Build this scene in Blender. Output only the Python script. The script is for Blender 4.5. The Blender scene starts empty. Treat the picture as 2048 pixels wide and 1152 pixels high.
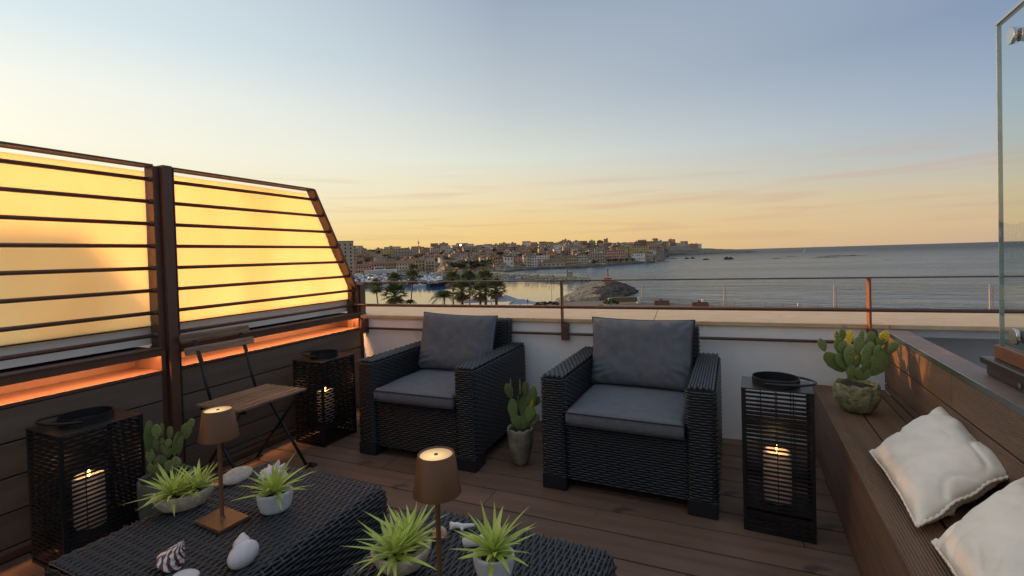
import bpy, bmesh, math, random
import numpy as np
from mathutils import Matrix, Vector, noise, Euler
SC = bpy.context.scene
PI = math.pi
rnd = random.Random(7)
# ------------------------------------------------------------------ camera
CAM_R = Matrix(((0.9185, 0.0196, 0.3949), (0.3944, 0.0276, -0.9185), (-0.0289, 0.9994, 0.0176)))
CAM_P = Vector((0, 0, 1.2))
cam = bpy.data.cameras.new("camera"); co = bpy.data.objects.new("camera", cam); SC.collection.objects.link(co)
co.matrix_world = Matrix.Translation(CAM_P) @ CAM_R.to_4x4()
cam.sensor_width = 36; cam.lens = 36 * 948 / 2048; cam.shift_y = -48 / 2048
cam.clip_start = .05; cam.clip_end = 80000
SC.camera = co
# ------------------------------------------------------------------ sky
SUN_AZ, SUN_EL = math.radians(-83.3), math.radians(7.2)   # azimuth from +Y towards -X
sdir = Vector((math.sin(SUN_AZ) * math.cos(SUN_EL), math.cos(SUN_AZ) * math.cos(SUN_EL), math.sin(SUN_EL)))
w = bpy.data.worlds.new("World"); SC.world = w; w.use_nodes = True
nt = w.node_tree; N = nt.nodes; L = nt.links
bg = N['Background']; bg.inputs[1].default_value = 1.0
def lin(c):
    r = []
    for v in c:
        v = v / 255.0
        r.append(v / 12.92 if v <= .04045 else ((v + .055) / 1.055) ** 2.4)
    return (r[0], r[1], r[2], 1)
def math_node(nt, op, a, b=None, clamp=False):
    n = nt.nodes.new('ShaderNodeMath'); n.operation = op; n.use_clamp = clamp
    for i, v in enumerate((a, b)):
        if v is None: continue
        if isinstance(v, (int, float)): n.inputs[i].default_value = v
        else: nt.links.new(v, n.inputs[i])
    return n.outputs[0]
def mixc(nt, fac, a, b, mode='MIX'):
    n = nt.nodes.new('ShaderNodeMix'); n.data_type = 'RGBA'; n.blend_type = mode
    for i, v in ((0, fac), (6, a), (7, b)):
        if isinstance(v, (int, float, tuple)): n.inputs[i].default_value = v
        else: nt.links.new(v, n.inputs[i])
    return n.outputs[2]
def ramp(nt, fac, stops):
    n = nt.nodes.new('ShaderNodeValToRGB'); e = n.color_ramp.elements
    while len(e) > 1: e.remove(e[-1])
    e[0].position = stops[0][0]; e[0].color = stops[0][1]
    for p, c in stops[1:]:
        k = e.new(p); k.color = c
    if fac is not None: nt.links.new(fac, n.inputs[0])
    return n.outputs[0]
tc = N.new('ShaderNodeTexCoord'); sx = N.new('ShaderNodeSeparateXYZ'); L.new(tc.outputs['Generated'], sx.inputs[0])
el = math_node(nt, 'MAXIMUM', sx.outputs[2], 0.0)
hx = math_node(nt, 'MULTIPLY', sx.outputs[0], math.sin(SUN_AZ)); hy = math_node(nt, 'MULTIPLY', sx.outputs[1], math.cos(SUN_AZ))
hl = math_node(nt, 'SQRT', math_node(nt, 'MAXIMUM', math_node(nt, 'SUBTRACT', 1.0, math_node(nt, 'MULTIPLY', sx.outputs[2], sx.outputs[2])), .0001))
ca = math_node(nt, 'DIVIDE', math_node(nt, 'ADD', hx, hy), hl)
def sk(*s): return [(p, lin(c)) for p, c in s]
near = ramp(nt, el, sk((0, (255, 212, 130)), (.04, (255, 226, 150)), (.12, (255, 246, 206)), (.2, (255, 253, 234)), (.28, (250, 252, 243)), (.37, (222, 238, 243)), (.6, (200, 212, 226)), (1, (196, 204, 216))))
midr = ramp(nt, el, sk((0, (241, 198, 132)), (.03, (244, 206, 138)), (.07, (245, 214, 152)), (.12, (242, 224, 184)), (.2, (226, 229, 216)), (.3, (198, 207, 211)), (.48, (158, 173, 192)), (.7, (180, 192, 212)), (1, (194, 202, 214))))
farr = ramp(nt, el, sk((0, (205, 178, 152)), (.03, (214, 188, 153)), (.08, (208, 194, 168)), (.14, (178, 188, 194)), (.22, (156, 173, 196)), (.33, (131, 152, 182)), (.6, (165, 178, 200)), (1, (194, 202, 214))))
mr = N.new('ShaderNodeMapRange'); mr.inputs[1].default_value = -.35; mr.inputs[2].default_value = .5; L.new(ca, mr.inputs[0])
mr2 = N.new('ShaderNodeMapRange'); mr2.inputs[1].default_value = .5; mr2.inputs[2].default_value = .98; L.new(ca, mr2.inputs[0])
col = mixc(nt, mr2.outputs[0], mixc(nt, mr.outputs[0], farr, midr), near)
# thin smoky streaks low over the sea
mp = N.new('ShaderNodeMapping'); mp.inputs['Scale'].default_value = (1.4, 1.4, 26); L.new(tc.outputs['Generated'], mp.inputs[0])
mp.inputs['Rotation'].default_value = (0.02, -0.03, 0)
nz = N.new('ShaderNodeTexNoise'); nz.inputs['Scale'].default_value = 2.2; nz.inputs['Detail'].default_value = 4; nz.inputs['Distortion'].default_value = .35; L.new(mp.outputs[0], nz.inputs[0])
st = math_node(nt, 'MULTIPLY', ramp(nt, nz.outputs[0], [(0.50, (0, 0, 0, 1)), (.68, (1, 1, 1, 1))]),
               ramp(nt, el, [(0, (.2, .2, .2, 1)), (.05, (.7, .7, .7, 1)), (.13, (.55, .55, .55, 1)), (.19, (0, 0, 0, 1))]))
col = mixc(nt, math_node(nt, 'MULTIPLY', st, .5), col, lin((212, 160, 140)))
# physical sky gives part of the light and keeps the ground-side falloff honest
sky = N.new('ShaderNodeTexSky'); sky.sky_type = 'NISHITA'; sky.sun_disc = False
sky.sun_elevation = SUN_EL; sky.sun_rotation = SUN_AZ; sky.dust_density = 2.5
sm = mixc(nt, 1.0, sky.outputs[0], (.05, .05, .05, 1), 'MULTIPLY')
col = mixc(nt, .06, col, sm)
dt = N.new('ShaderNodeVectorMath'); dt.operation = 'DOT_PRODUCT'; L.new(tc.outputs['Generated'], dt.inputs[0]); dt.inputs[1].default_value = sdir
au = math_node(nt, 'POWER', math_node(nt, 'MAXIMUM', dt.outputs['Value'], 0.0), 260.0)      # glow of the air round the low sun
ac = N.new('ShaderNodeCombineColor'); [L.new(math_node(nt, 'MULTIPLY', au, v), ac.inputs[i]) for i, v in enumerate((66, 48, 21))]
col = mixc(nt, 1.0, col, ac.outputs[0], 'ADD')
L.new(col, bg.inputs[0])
sun = bpy.data.lights.new("sun", 'SUN'); so = bpy.data.objects.new("sun", sun); SC.collection.objects.link(so)
sun.energy = 4.3; sun.angle = math.radians(.6); sun.color = (1, .47, .17)
so.rotation_euler = (-sdir).to_track_quat('-Z', 'Y').to_euler()
SC.view_settings.view_transform = 'Standard'; SC.view_settings.look = 'None'
SC.view_settings.exposure = 0; SC.view_settings.gamma = 1; SC.view_settings.use_curve_mapping = False
# ------------------------------------------------------------------ helpers
def ray(px, py): return (CAM_R @ Vector((px - 1024, 528 - py, -948))).normalized()
def atz(px, py, z):
    r = ray(px, py); return CAM_P + r * ((z - 1.2) / r.z)
def aty(px, py, y):
    r = ray(px, py); return CAM_P + r * (y / r.y)
def atx(px, py, x):
    r = ray(px, py); return CAM_P + r * (x / r.x)
def link(name, me, parent=None, loc=None, rot=None, scale=None):
    o = bpy.data.objects.new(name, me); SC.collection.objects.link(o)
    if parent: o.parent = parent
    if loc is not None: o.location = loc
    if rot is not None: o.rotation_euler = rot
    if scale is not None: o.scale = scale if hasattr(scale, '__len__') else (scale,) * 3
    return o
def tag(o, label, cat, group=None):
    o['label'] = label; o['category'] = cat
    if group: o['group'] = group
    return o
def thing(name, label, cat, loc=(0, 0, 0), rz=0, group=None):
    return tag(link(name, None, None, loc, (0, 0, rz)), label, cat, group)
def struct(o): o['kind'] = 'structure'; return o
def stuff(o): o['kind'] = 'stuff'; return o
def copy_tree(o, parent=None):
    c = o.copy(); SC.collection.objects.link(c); c.parent = parent
    for ch in o.children: copy_tree(ch, c)
    return c
class MB:
    def __init__(s): s.v = []; s.f = []; s.mi = []; s.m = 0
    def add(s, vs, fs):
        n = len(s.v); s.v += [tuple(q) for q in vs]
        for q in fs: s.f.append(tuple(n + i for i in q)); s.mi.append(s.m)
        return s
    def box(s, c, d, M=None):
        x, y, z = d[0] / 2, d[1] / 2, d[2] / 2
        vs = [Vector((a * x, b * y, e * z)) for e in (-1, 1) for b in (-1, 1) for a in (-1, 1)]
        if M is not None: vs = [M @ q for q in vs]
        return s.add([Vector(c) + q for q in vs], [(0, 2, 3, 1), (4, 5, 7, 6), (0, 1, 5, 4), (2, 6, 7, 3), (0, 4, 6, 2), (1, 3, 7, 5)])
    def bx(s, x0, x1, y0, y1, z0, z1):
        return s.box(((x0 + x1) / 2, (y0 + y1) / 2, (z0 + z1) / 2), (abs(x1 - x0), abs(y1 - y0), abs(z1 - z0)))
    def bar(s, p, q, w, h, up=(0, 0, 1)):
        p = Vector(p); q = Vector(q); d = (q - p); l = d.length; d.normalize(); u = Vector(up)
        if abs(d.dot(u)) > .99: u = Vector((0, 1, 0))
        b = d.cross(u).normalized(); u = b.cross(d)
        return s.box((p + q) / 2, (l, w, h), Matrix((d, b, u)).transposed())
    def tube(s, pts, r, n=8, cap=True, flat=1.0):
        pts = [Vector(p) for p in pts]; rings = []
        up = Vector((0, 0, 1)); b = None
        for i, p in enumerate(pts):
            d = (pts[min(i + 1, len(pts) - 1)] - pts[max(i - 1, 0)]).normalized()
            if b is None:
                if abs(d.dot(up)) > .95: up = Vector((0, 1, 0))
                b = d.cross(up).normalized()
            b = (b - d * b.dot(d)).normalized(); u = b.cross(d)
            rr = r[i] if hasattr(r, '__len__') else r
            rings.append([p + (b * math.cos(2 * PI * k / n) + u * math.sin(2 * PI * k / n) * flat) * rr for k in range(n)])
        vs = [q for g in rings for q in g]; fs = []
        for i in range(len(pts) - 1):
            for k in range(n): fs.append((i * n + k, i * n + (k + 1) % n, (i + 1) * n + (k + 1) % n, (i + 1) * n + k))
        if cap: fs.append(tuple(range(n))[::-1]); fs.append(tuple(range((len(pts) - 1) * n, len(pts) * n)))
        return s.add(vs, fs)
    def lathe(s, prof, n=24, c=(0, 0, 0), sx=1, sy=1, fn=None, cap=True):
        vs = []; fs = []
        for i, (r, z) in enumerate(prof):
            for k in range(n):
                a = 2 * PI * k / n; q = Vector((c[0] + r * sx * math.cos(a), c[1] + r * sy * math.sin(a), c[2] + z))
                vs.append(fn(q, i, k) if fn else q)
        for i in range(len(prof) - 1):
            for k in range(n): fs.append((i * n + k, i * n + (k + 1) % n, (i + 1) * n + (k + 1) % n, (i + 1) * n + k))
        if cap and prof[0] != prof[-1] and prof[0][0] > 1e-5: fs.append(tuple(range(n))[::-1])
        if cap and prof[0] != prof[-1] and prof[-1][0] > 1e-5: fs.append(tuple(range((len(prof) - 1) * n, len(prof) * n)))
        return s.add(vs, fs)
    def quad(s, a, b, c, d): return s.add([a, b, c, d], [(0, 1, 2, 3)])
    def mesh(s, name, mats, smooth=False, bevel=0, fix=True, angle=None):
        me = bpy.data.meshes.new(name); me.from_pydata(s.v, [], s.f)
        for m in (mats if isinstance(mats, (list, tuple)) else [mats]): me.materials.append(m)
        if s.m or any(s.mi): me.polygons.foreach_set('material_index', s.mi)
        if fix or bevel:
            bm = bmesh.new(); bm.from_mesh(me)
            bmesh.ops.recalc_face_normals(bm, faces=bm.faces)
            if bevel: bmesh.ops.bevel(bm, geom=bm.edges[:], offset=bevel, segments=2 if bevel > .004 else 1, affect='EDGES', clamp_overlap=True)
            bm.to_mesh(me); bm.free()
        if smooth:
            me.polygons.foreach_set('use_smooth', [True] * len(me.polygons))
            if angle: me.set_sharp_from_angle(angle=math.radians(angle))
        return me
    def build(s, name, mats, parent=None, loc=None, rot=None, **k):
        return link(name, s.mesh(name, mats, **k), parent, loc, rot)
_cache = {}
def rb(name, size, m, bevel=.002, parent=None, loc=(0, 0, 0), rot=None, key=None):
    """a bevelled box of the given size, mesh shared between alike pieces"""
    k = (tuple(round(q, 4) for q in size), m.name, bevel)
    if k not in _cache: _cache[k] = MB().box((0, 0, 0), size).mesh(name, m, bevel=bevel)
    return link(name, _cache[k], parent, loc, rot)
# ------------------------------------------------------------------ materials
def mat(name, c, rough=.6, metal=0, var=0, vs=8, bump=0, bs=60, spec=.5, det=4, c2=None, grooves=None, objvar=0, stretch=None, sub=0, trans=0, bdist=.002, wave=None, spots=None):
    m = bpy.data.materials.new(name); m.use_nodes = True; t = m.node_tree; p = t.nodes['Principled BSDF']
    p.inputs['Base Color'].default_value = (*c, 1); p.inputs['Roughness'].default_value = rough; p.inputs['Metallic'].default_value = metal
    p.inputs['Specular IOR Level'].default_value = spec
    tcn = t.nodes.new('ShaderNodeTexCoord'); src = tcn.outputs['Object']
    if stretch:
        mpn = t.nodes.new('ShaderNodeMapping'); mpn.inputs['Scale'].default_value = stretch; t.links.new(src, mpn.inputs[0]); ssrc = mpn.outputs[0]
    else: ssrc = src
    base = (*c, 1)
    if var or c2:
        nn = t.nodes.new('ShaderNodeTexNoise'); nn.inputs['Scale'].default_value = vs; nn.inputs['Detail'].default_value = det; nn.inputs['Roughness'].default_value = .65
        t.links.new(ssrc, nn.inputs[0])
        d = c2 if c2 else tuple(q * (1 - var) for q in c); e = c if c2 else tuple(min(q * (1 + var), 1) for q in c)
        base = ramp(t, nn.outputs[0], [(.33, (*d, 1)), (.67, (*e, 1))])
    if spots:      # (scale, threshold, colour)
        s2 = t.nodes.new('ShaderNodeTexNoise'); s2.inputs['Scale'].default_value = spots[0]; s2.inputs['Detail'].default_value = 3; t.links.new(src, s2.inputs[0])
        base = mixc(t, ramp(t, s2.outputs[0], [(spots[1], (0, 0, 0, 1)), (spots[1] + .06, (1, 1, 1, 1))]), base, (*spots[2], 1))
    if objvar:
        oi = t.nodes.new('ShaderNodeObjectInfo')
        k = math_node(t, 'ADD', math_node(t, 'MULTIPLY', oi.outputs['Random'], 2 * objvar), 1 - objvar)
        cc = t.nodes.new('ShaderNodeCombineColor'); [t.links.new(k, cc.inputs[i]) for i in range(3)]
        base = mixc(t, 1.0, base, cc.outputs[0], 'MULTIPLY')
    if not isinstance(base, tuple): t.links.new(base, p.inputs['Base Color'])
    h = None
    if bump:
        bn = t.nodes.new('ShaderNodeTexNoise'); bn.inputs['Scale'].default_value = bs; bn.inputs['Detail'].default_value = 5
        t.links.new(ssrc, bn.inputs[0]); h = math_node(t, 'MULTIPLY', bn.outputs[0], bump)
    if grooves:    # (axis, pitch, depth)
        wv = t.nodes.new('ShaderNodeTexWave'); wv.bands_direction = grooves[0]; wv.inputs['Scale'].default_value = 2 * PI / grooves[1] / 20 ; wv.wave_profile = 'SIN'
        t.links.new(src, wv.inputs[0]); g = math_node(t, 'MULTIPLY', wv.outputs['Fac'], grooves[2])
        h = g if h is None else math_node(t, 'ADD', h, g)
    if h is not None:
        b = t.nodes.new('ShaderNodeBump'); b.inputs['Strength'].default_value = 1; b.inputs['Distance'].default_value = bdist
        t.links.new(h, b.inputs['Height']); t.links.new(b.outputs[0], p.inputs['Normal'])
    if sub: p.inputs['Subsurface Weight'].default_value = sub; p.inputs['Subsurface Radius'].default_value = (.02, .01, .005)
    if trans:
        tr = t.nodes.new('ShaderNodeBsdfTranslucent'); mx = t.nodes.new('ShaderNodeMixShader'); mx.inputs[0].default_value = trans
        if isinstance(base, tuple): tr.inputs[0].default_value = base
        else: t.links.new(base, tr.inputs[0])
        t.links.new(p.outputs[0], mx.inputs[1]); t.links.new(tr.outputs[0], mx.inputs[2]); t.links.new(mx.outputs[0], t.nodes['Material Output'].inputs[0])
    return m
def emit(name, c, s):
    m = bpy.data.materials.new(name); m.use_nodes = True; t = m.node_tree; t.nodes.remove(t.nodes['Principled BSDF'])
    e = t.nodes.new('ShaderNodeEmission'); e.inputs[0].default_value = (*c, 1); e.inputs[1].default_value = s
    t.links.new(e.outputs[0], t.nodes['Material Output'].inputs[0]); return m
def glass(name, c=(.93, .97, .95), rough=0.0, mixt=.9):
    """architectural glass: mostly clear, mirrors by angle"""
    m = bpy.data.materials.new(name); m.use_nodes = True; t = m.node_tree; t.nodes.remove(t.nodes['Principled BSDF'])
    tr = t.nodes.new('ShaderNodeBsdfTransparent'); tr.inputs[0].default_value = (*c, 1)
    gl = t.nodes.new('ShaderNodeBsdfGlossy'); gl.inputs['Roughness'].default_value = rough
    fr = t.nodes.new('ShaderNodeFresnel'); fr.inputs[0].default_value = 1.5
    ge = t.nodes.new('ShaderNodeNewGeometry'); mx = t.nodes.new('ShaderNodeMixShader'); t.links.new(math_node(t, 'MULTIPLY', fr.outputs[0], math_node(t, 'SUBTRACT', 1.0, ge.outputs['Backfacing'])), mx.inputs[0])
    t.links.new(tr.outputs[0], mx.inputs[1]); t.links.new(gl.outputs[0], mx.inputs[2]); t.links.new(mx.outputs[0], t.nodes['Material Output'].inputs[0])
    return m
M_deck = mat("deck composite", (.140, .084, .055), .62, var=.22, vs=3, stretch=(.6, 6, 6), bump=.5, bs=260, grooves=('Y', .0052, .25), objvar=.16, bdist=.0006, spots=(4.5, .67, (.062, .040, .030)))
M_deckd = mat("under deck", (.012, .010, .009), .9)
M_clad = mat("wall composite", (.125, .090, .064), .66, var=.18, vs=3, stretch=(.6, 6, 6), bump=.4, bs=240, grooves=('Y', .0052, .5), objvar=.08, bdist=.0008)
M_bench = mat("bench composite", (.205, .112, .058), .6, var=.2, vs=3, stretch=(.6, 6, 6), bump=.4, bs=240, grooves=('Y', .0085, 1.0), objvar=.07, bdist=.0042)
M_cap = mat("cap composite", (.19, .125, .095), .5, var=.15, vs=14, bump=.5, bs=300, bdist=.0006)
M_metal = mat("brown metal", (.105, .050, .033), .42, metal=.0, var=.12, vs=9, bump=.15, bs=400, bdist=.0004)
M_rust_sunlit = mat("corten and sunlit brown metal", (.20, .075, .038), .45, var=.15, vs=9)  # glass channel's own colour; on one railing post, sun orange painted in
M_dkmetal = mat("dark brown metal", (.035, .024, .020), .35, var=.1)
M_wall = mat("white render", (.88, .86, .82), .9, var=.05, vs=2.2, bump=.8, bs=130, bdist=.002, spots=(1.3, .60, (.77, .74, .69)))
M_grey = mat("grey render", (.42, .42, .43), .85, var=.07, vs=3, bump=.5, bs=100)
M_stone = mat("travertine coping", (.60, .43, .245), .5, var=.13, vs=7, stretch=(1, 3, 3), bump=.5, bs=60, spots=(9, .66, (.40, .31, .22)))
M_ratt = mat("black rattan", (.017, .019, .021), .33, var=.25, vs=30, spec=.5)
M_ratt2 = mat("rattan stake", (.055, .047, .040), .5)
M_ratt3 = mat("rattan stake dark", (.016, .016, .017), .5)
M_plast = mat("black plastic", (.013, .014, .017), .5)
M_black = mat("black steel", (.010, .0105, .012), .42, spec=.4)
M_cush = mat("grey canvas", (.138, .146, .160), .92, var=.10, vs=22, bump=1, bs=700, bdist=.0008, spec=.2)
M_pipe = mat("dark piping", (.028, .030, .036), .9)
M_linen = mat("linen", (.90, .81, .67), .95, var=.08, vs=6, bump=1, bs=420, bdist=.0012, spec=.15, stretch=(1, 1, 1))
M_teak = mat("weathered teak", (.24, .145, .085), .7, var=.45, vs=5, stretch=(1, 14, 14), bump=.5, bs=60, objvar=.2)
M_bronze = mat("bronze lacquer", (.15, .070, .030), .42, metal=.25, bump=.1, bs=400, bdist=.0003)
M_cact = mat("cactus skin", (.22, .28, .08), .5, var=.3, vs=14, c2=(.11, .165, .05), bump=.4, bs=60, spots=(26, .66, (.17, .17, .06)), objvar=.25, spec=.4)
M_cact_sunlit = mat("cactus painted sunlit yellow", (.80, .66, .05), .5, var=.25, vs=20, spots=(22, .60, (.14, .17, .05)), trans=.25)  # low sun's yellow on the upper pads, put into their colour
M_thorn = mat("areole", (.20, .15, .06), .8)
M_potm = mat("mossy stone pot", (.38, .36, .19), .9, c2=(.13, .13, .055), vs=34, bump=1, bs=60, bdist=.012)
M_pots = mat("carved stone pot", (.36, .33, .22), .9, c2=(.15, .14, .085), vs=16, bump=1, bs=30, bdist=.006)
M_potg = mat("grey stone planter", (.58, .58, .58), .9, var=.12, vs=14, bump=.5, bs=60, spots=(18, .64, (.46, .46, .46)))
M_potd = mat("dark stone pot", (.13, .125, .11), .9, c2=(.06, .06, .05), vs=20, bump=1, bs=40, bdist=.004)
M_potb = mat("beige stone bowl", (.64, .56, .42), .9, c2=(.40, .33, .22), vs=42, det=2, bump=1, bs=110, bdist=.003)
M_soil = mat("potting soil", (.035, .022, .012), .95, var=.5, vs=80, bump=1, bs=90, bdist=.006)
M_leaf = mat("yucca leaf", (.72, .78, .20), .42, c2=(.46, .58, .12), vs=6, objvar=.22, trans=.3)
t = M_leaf.node_tree; tcl = t.nodes.new('ShaderNodeTexCoord'); sl_ = t.nodes.new('ShaderNodeSeparateXYZ'); t.links.new(tcl.outputs['Object'], sl_.inputs[0])
oi_ = t.nodes.new('ShaderNodeObjectInfo'); dry = math_node(t, 'MULTIPLY', ramp(t, math_node(t, 'MULTIPLY', sl_.outputs[0], 8), [(.72, (0, 0, 0, 1)), (.95, (1, 1, 1, 1))]), ramp(t, oi_.outputs['Random'], [(.35, (.15, .15, .15, 1)), (.6, (.9, .9, .9, 1))]))
src_ = t.nodes['Principled BSDF'].inputs['Base Color'].links[0].from_socket; lc_ = mixc(t, dry, src_, (.42, .30, .12, 1)); t.links.new(lc_, t.nodes['Principled BSDF'].inputs['Base Color'])
M_wax = mat("candle wax", (.93, .90, .85), .5, trans=.35)
M_flame = emit("candle flame", (1, .42, .07), 26)
M_glass = glass("clear glass")
M_shellw = mat("white shell", (.60, .56, .56), .45, var=.1, vs=16, bump=.4, bs=24)
M_coral = mat("white coral", (.72, .69, .66), .8, bump=.8, bs=60, var=.08)
M_pebb = mat("beige stone", (.52, .45, .36), .85, c2=(.34, .29, .23), vs=60, det=6, bump=.6, bs=40, spots=(14, .66, (.24, .19, .15)))
M_shello = mat("orange shell", (.46, .20, .11), .5, c2=(.58, .38, .26), vs=30)
M_chrome = mat("steel", (.55, .55, .55), .25, metal=1)
M_screw = mat("screw", (.5, .5, .48), .3, metal=1)
# ================================================================== TERRACE: floor, walls
deck = struct(thing("deck", "dark brown composite deck boards with dark gaps", "deck")); del deck['category']
MB().bx(-3.0, 1.2, -1.2, 3.40, -.08, -.030).build("joist_bed", M_deckd, deck)
ytop = 3.25; k = 0; y1 = 3.244
edges = [3.36] + [3.174 - .1665 * i for i in range(26)]
for i in range(len(edges) - 1):
    ya, yb = edges[i], edges[i + 1]; wdt = ya - yb - .0085; yc = (ya + yb) / 2
    xs = [-2.70]; x = -2.70 + rnd.uniform(.5, 1.9)
    if i == 9: xs = [-2.70, -1.45, -.12]
    elif i == 12: xs = [-2.70, -.36]
    else:
        while x < .9: xs.append(x); x += 2.1
    xs.append(1.05)
    for a, b in zip(xs[:-1], xs[1:]):
        if b - a < .25: continue
        rb("plank", (b - a - .003, wdt, .025), M_deck, .0012, deck, ((a + b) / 2, yc, -.0125 + rnd.uniform(-.0006, .0006)))
# ---- back parapet
SKEW = math.atan(.06)
bw = thing("parapet_wall", "white rendered parapet wall behind the armchairs with beige stone coping", "wall", (0, 3.272, 0), SKEW)
MB().bx(-2.70, 0.92, 0, .74, -.1, .721).build("wall", M_wall, bw); MB().bx(-3.1, -2.701, .10, .74, -.1, .720).build("return_wall", M_wall, bw)
MB().bx(0.92, 5, 0.004, .74, .676, .721).build("grey_band", M_grey, bw)
MB().bx(0.92, 5, .32, .76, -1.5, .674).build("recessed_wall", M_grey, bw)
MB().bx(-3.1, -2.713, .10, .752, .7225, .7455).build("coping_slab", M_stone, bw, bevel=.002)
sl = [-2.95, -1.75, -.45, .30 - .735 + .05, .915, 2.4, 5.0]
sl = [-2.71, -1.62, -.385, .90, 2.4, 5.0]
for a, b in zip(sl[:-1], sl[1:]):
    rb("coping_slab", (b - a - .003, .775, .024), M_stone, .002, bw, ((a + b) / 2, .365, .734))
MB().bx(.95, 5, -2.9, .31, -.14, -.10).build("lower_floor", M_grey, bw)
# ---- railing
rl = thing("metal_railing", "thin brown steel railing with three flat posts along the back parapet", "railing", (0, 3.272, 0), SKEW)
def flatbar(mb, x, w, y0, y1, z0, z1): mb.bx(x - w / 2, x + w / 2, y0, y1, z0, z1)
for x, wd, nm in ((-2.79, .012, 0), (-1.0, .012, 1), (.80, .012, 2)):
    mb = MB(); mb.bx(x - wd / 2 - (.02 if nm == 0 else 0), x + wd / 2 + (.02 if nm == 0 else 0), -.052, -.005, .60, 1.012); p = mb.build("post", M_rust_sunlit if nm == 2 else M_metal, rl, bevel=.0015)
    xb = x + .022 if nm < 2 else x + .012
    if nm == 0: xb = x + .125
    b = MB().bx(xb - .018, xb + .022, -.052, -.001, .60, .715).build("bracket", M_metal, rl, bevel=.0015)
    MB().tube([(xb + .004, -.054, .68), (xb + .004, -.060, .68)], .006, 8).build("bolt", M_metal, b)
MB().bx(-2.83, 5, -.050, -.012, 1.012, 1.020).build("top_rail", M_metal, rl, bevel=.0015)
MB().tube([(-2.80, -.045, .832), (5, -.045, .832)], .0115, 10).build("middle_rail", M_metal, rl, smooth=True)
MB().tube([(-2.70, -.035, .642), (.84, -.035, .642)], .0095, 10).build("lower_rail", M_metal, rl, smooth=True)
# ---- left wall: cladding, light cove, outer parapet
X = -2.715
M_led = emit('led orange', (1, .42, .13), 25)
lw = thing("clad_wall", "low wall clad in dark horizontal composite boards with an orange lit recess", "wall", (X, 1.6, 0))
MB().bx(-.20, -.030, -3.0, 1.52, -.02, .62).build("wall_core", M_deckd, lw)
for (ya, yb) in ((-3.0, -.035), (.065, 1.50)):
    for i in range(5):
        zt = .624 - .145 * i; zb = max(zt - .138, .0)
        rb("plank", (yb - ya - .004, zt - zb, .024), M_clad, .0015, lw, (-.012, (ya + yb) / 2, (zt + zb) / 2), (PI / 2, 0, PI / 2))
    for yy in (ya + .04, yb - .04):
        if yy < -2: continue
        for i in (0, 3): MB().tube([(0, yy, .590 - .145 * i), (.0015, yy, .590 - .145 * i)], .004, 8).build("screw", M_screw, lw)
    MB().bx(-.03, .012, ya, yb, .001, .035).build("skirting", M_metal, lw, bevel=.002)
    MB().bx(-.24, .004, ya, yb, .628, .646).build("cove_sill", M_metal, lw, bevel=.0015)
    MB().bx(-.252, -.242, ya, yb, .6, .80).build("cove_back", M_metal, lw)
    t = MB(); t.bx(-.004, .004, ya, yb, .722, .760); t.bx(-.24, -.004, ya, yb, .748, .760); t.bx(-.055, .014, ya, yb, .7605, .768); t.build("cove_trim", M_metal, lw, bevel=.0015)
    MB().bx(-.24, .0, ya - .02, ya, .64, .75).build("cove_end", M_metal, lw); MB().bx(-.24, .0, yb, yb + .02, .64, .75).build("cove_end", M_metal, lw)
    MB().bx(-.020, -.012, ya + .02, yb - .02, .744, .7475).build("light_strip", M_led, lw)
def area(name, loc, sx, sy, en, c, rot):
    l = bpy.data.lights.new(name, 'AREA'); l.shape = 'RECTANGLE'; l.size = sx; l.size_y = sy; l.energy = en; l.color = c
    o = bpy.data.objects.new(name, l); SC.collection.objects.link(o); o.location = loc; o.rotation_euler = rot; return o
for yc, ln, e in ((.10, 2.9, 22), (2.38, 1.40, 11)):
    o = area("cove_light", (X - .0095, yc, .742), ln, .008, e, (1, .46, .19), (0, math.radians(28), 0)); o.data.size = .008; o.data.size_y = ln
op = thing("outer_parapet", "white rendered outer parapet below the frosted glass screens", "wall", (-2.9, 1.6, 0))
MB().bx(-.2, .072, -3.0, 1.60, .775, .872).build("wall", M_wall, op)
# ---- screens
M_frost = bpy.data.materials.new("frosted acrylic"); M_frost.use_nodes = True
t = M_frost.node_tree; p = t.nodes['Principled BSDF']; p.inputs['Base Color'].default_value = (.80, .72, .58, 1); p.inputs['Roughness'].default_value = .5
tr = t.nodes.new('ShaderNodeBsdfTranslucent'); tr.inputs[0].default_value = (1, .80, .54, 1)
tcf = t.nodes.new('ShaderNodeTexCoord'); mf = t.nodes.new('ShaderNodeMapping'); mf.inputs['Scale'].default_value = (1, 1, .35); t.links.new(tcf.outputs['Object'], mf.inputs[0])
nf_ = t.nodes.new('ShaderNodeTexNoise'); nf_.inputs['Scale'].default_value = 2.5; nf_.inputs['Detail'].default_value = 6; t.links.new(mf.outputs[0], nf_.inputs[0])
t.links.new(ramp(t, nf_.outputs[0], [(.3, (.93, .72, .47, 1)), (.5, (1, .80, .54, 1)), (.7, (1, .85, .60, 1))]), tr.inputs[0])
mx = t.nodes.new('ShaderNodeMixShader'); mx.inputs[0].default_value = .93
t.links.new(p.outputs[0], mx.inputs[1]); t.links.new(tr.outputs[0], mx.inputs[2]); t.links.new(mx.outputs[0], t.nodes['Material Output'].inputs[0])
GX = -2.80; BX = -2.748; TZ = 1.735
def slant_y(z): return 2.664 + (TZ - z) / (TZ - .953) * (3.089 - 2.664)
def slant_z(y): return TZ - (y - 2.664) * (TZ - .953) / (3.089 - 2.664)
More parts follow.
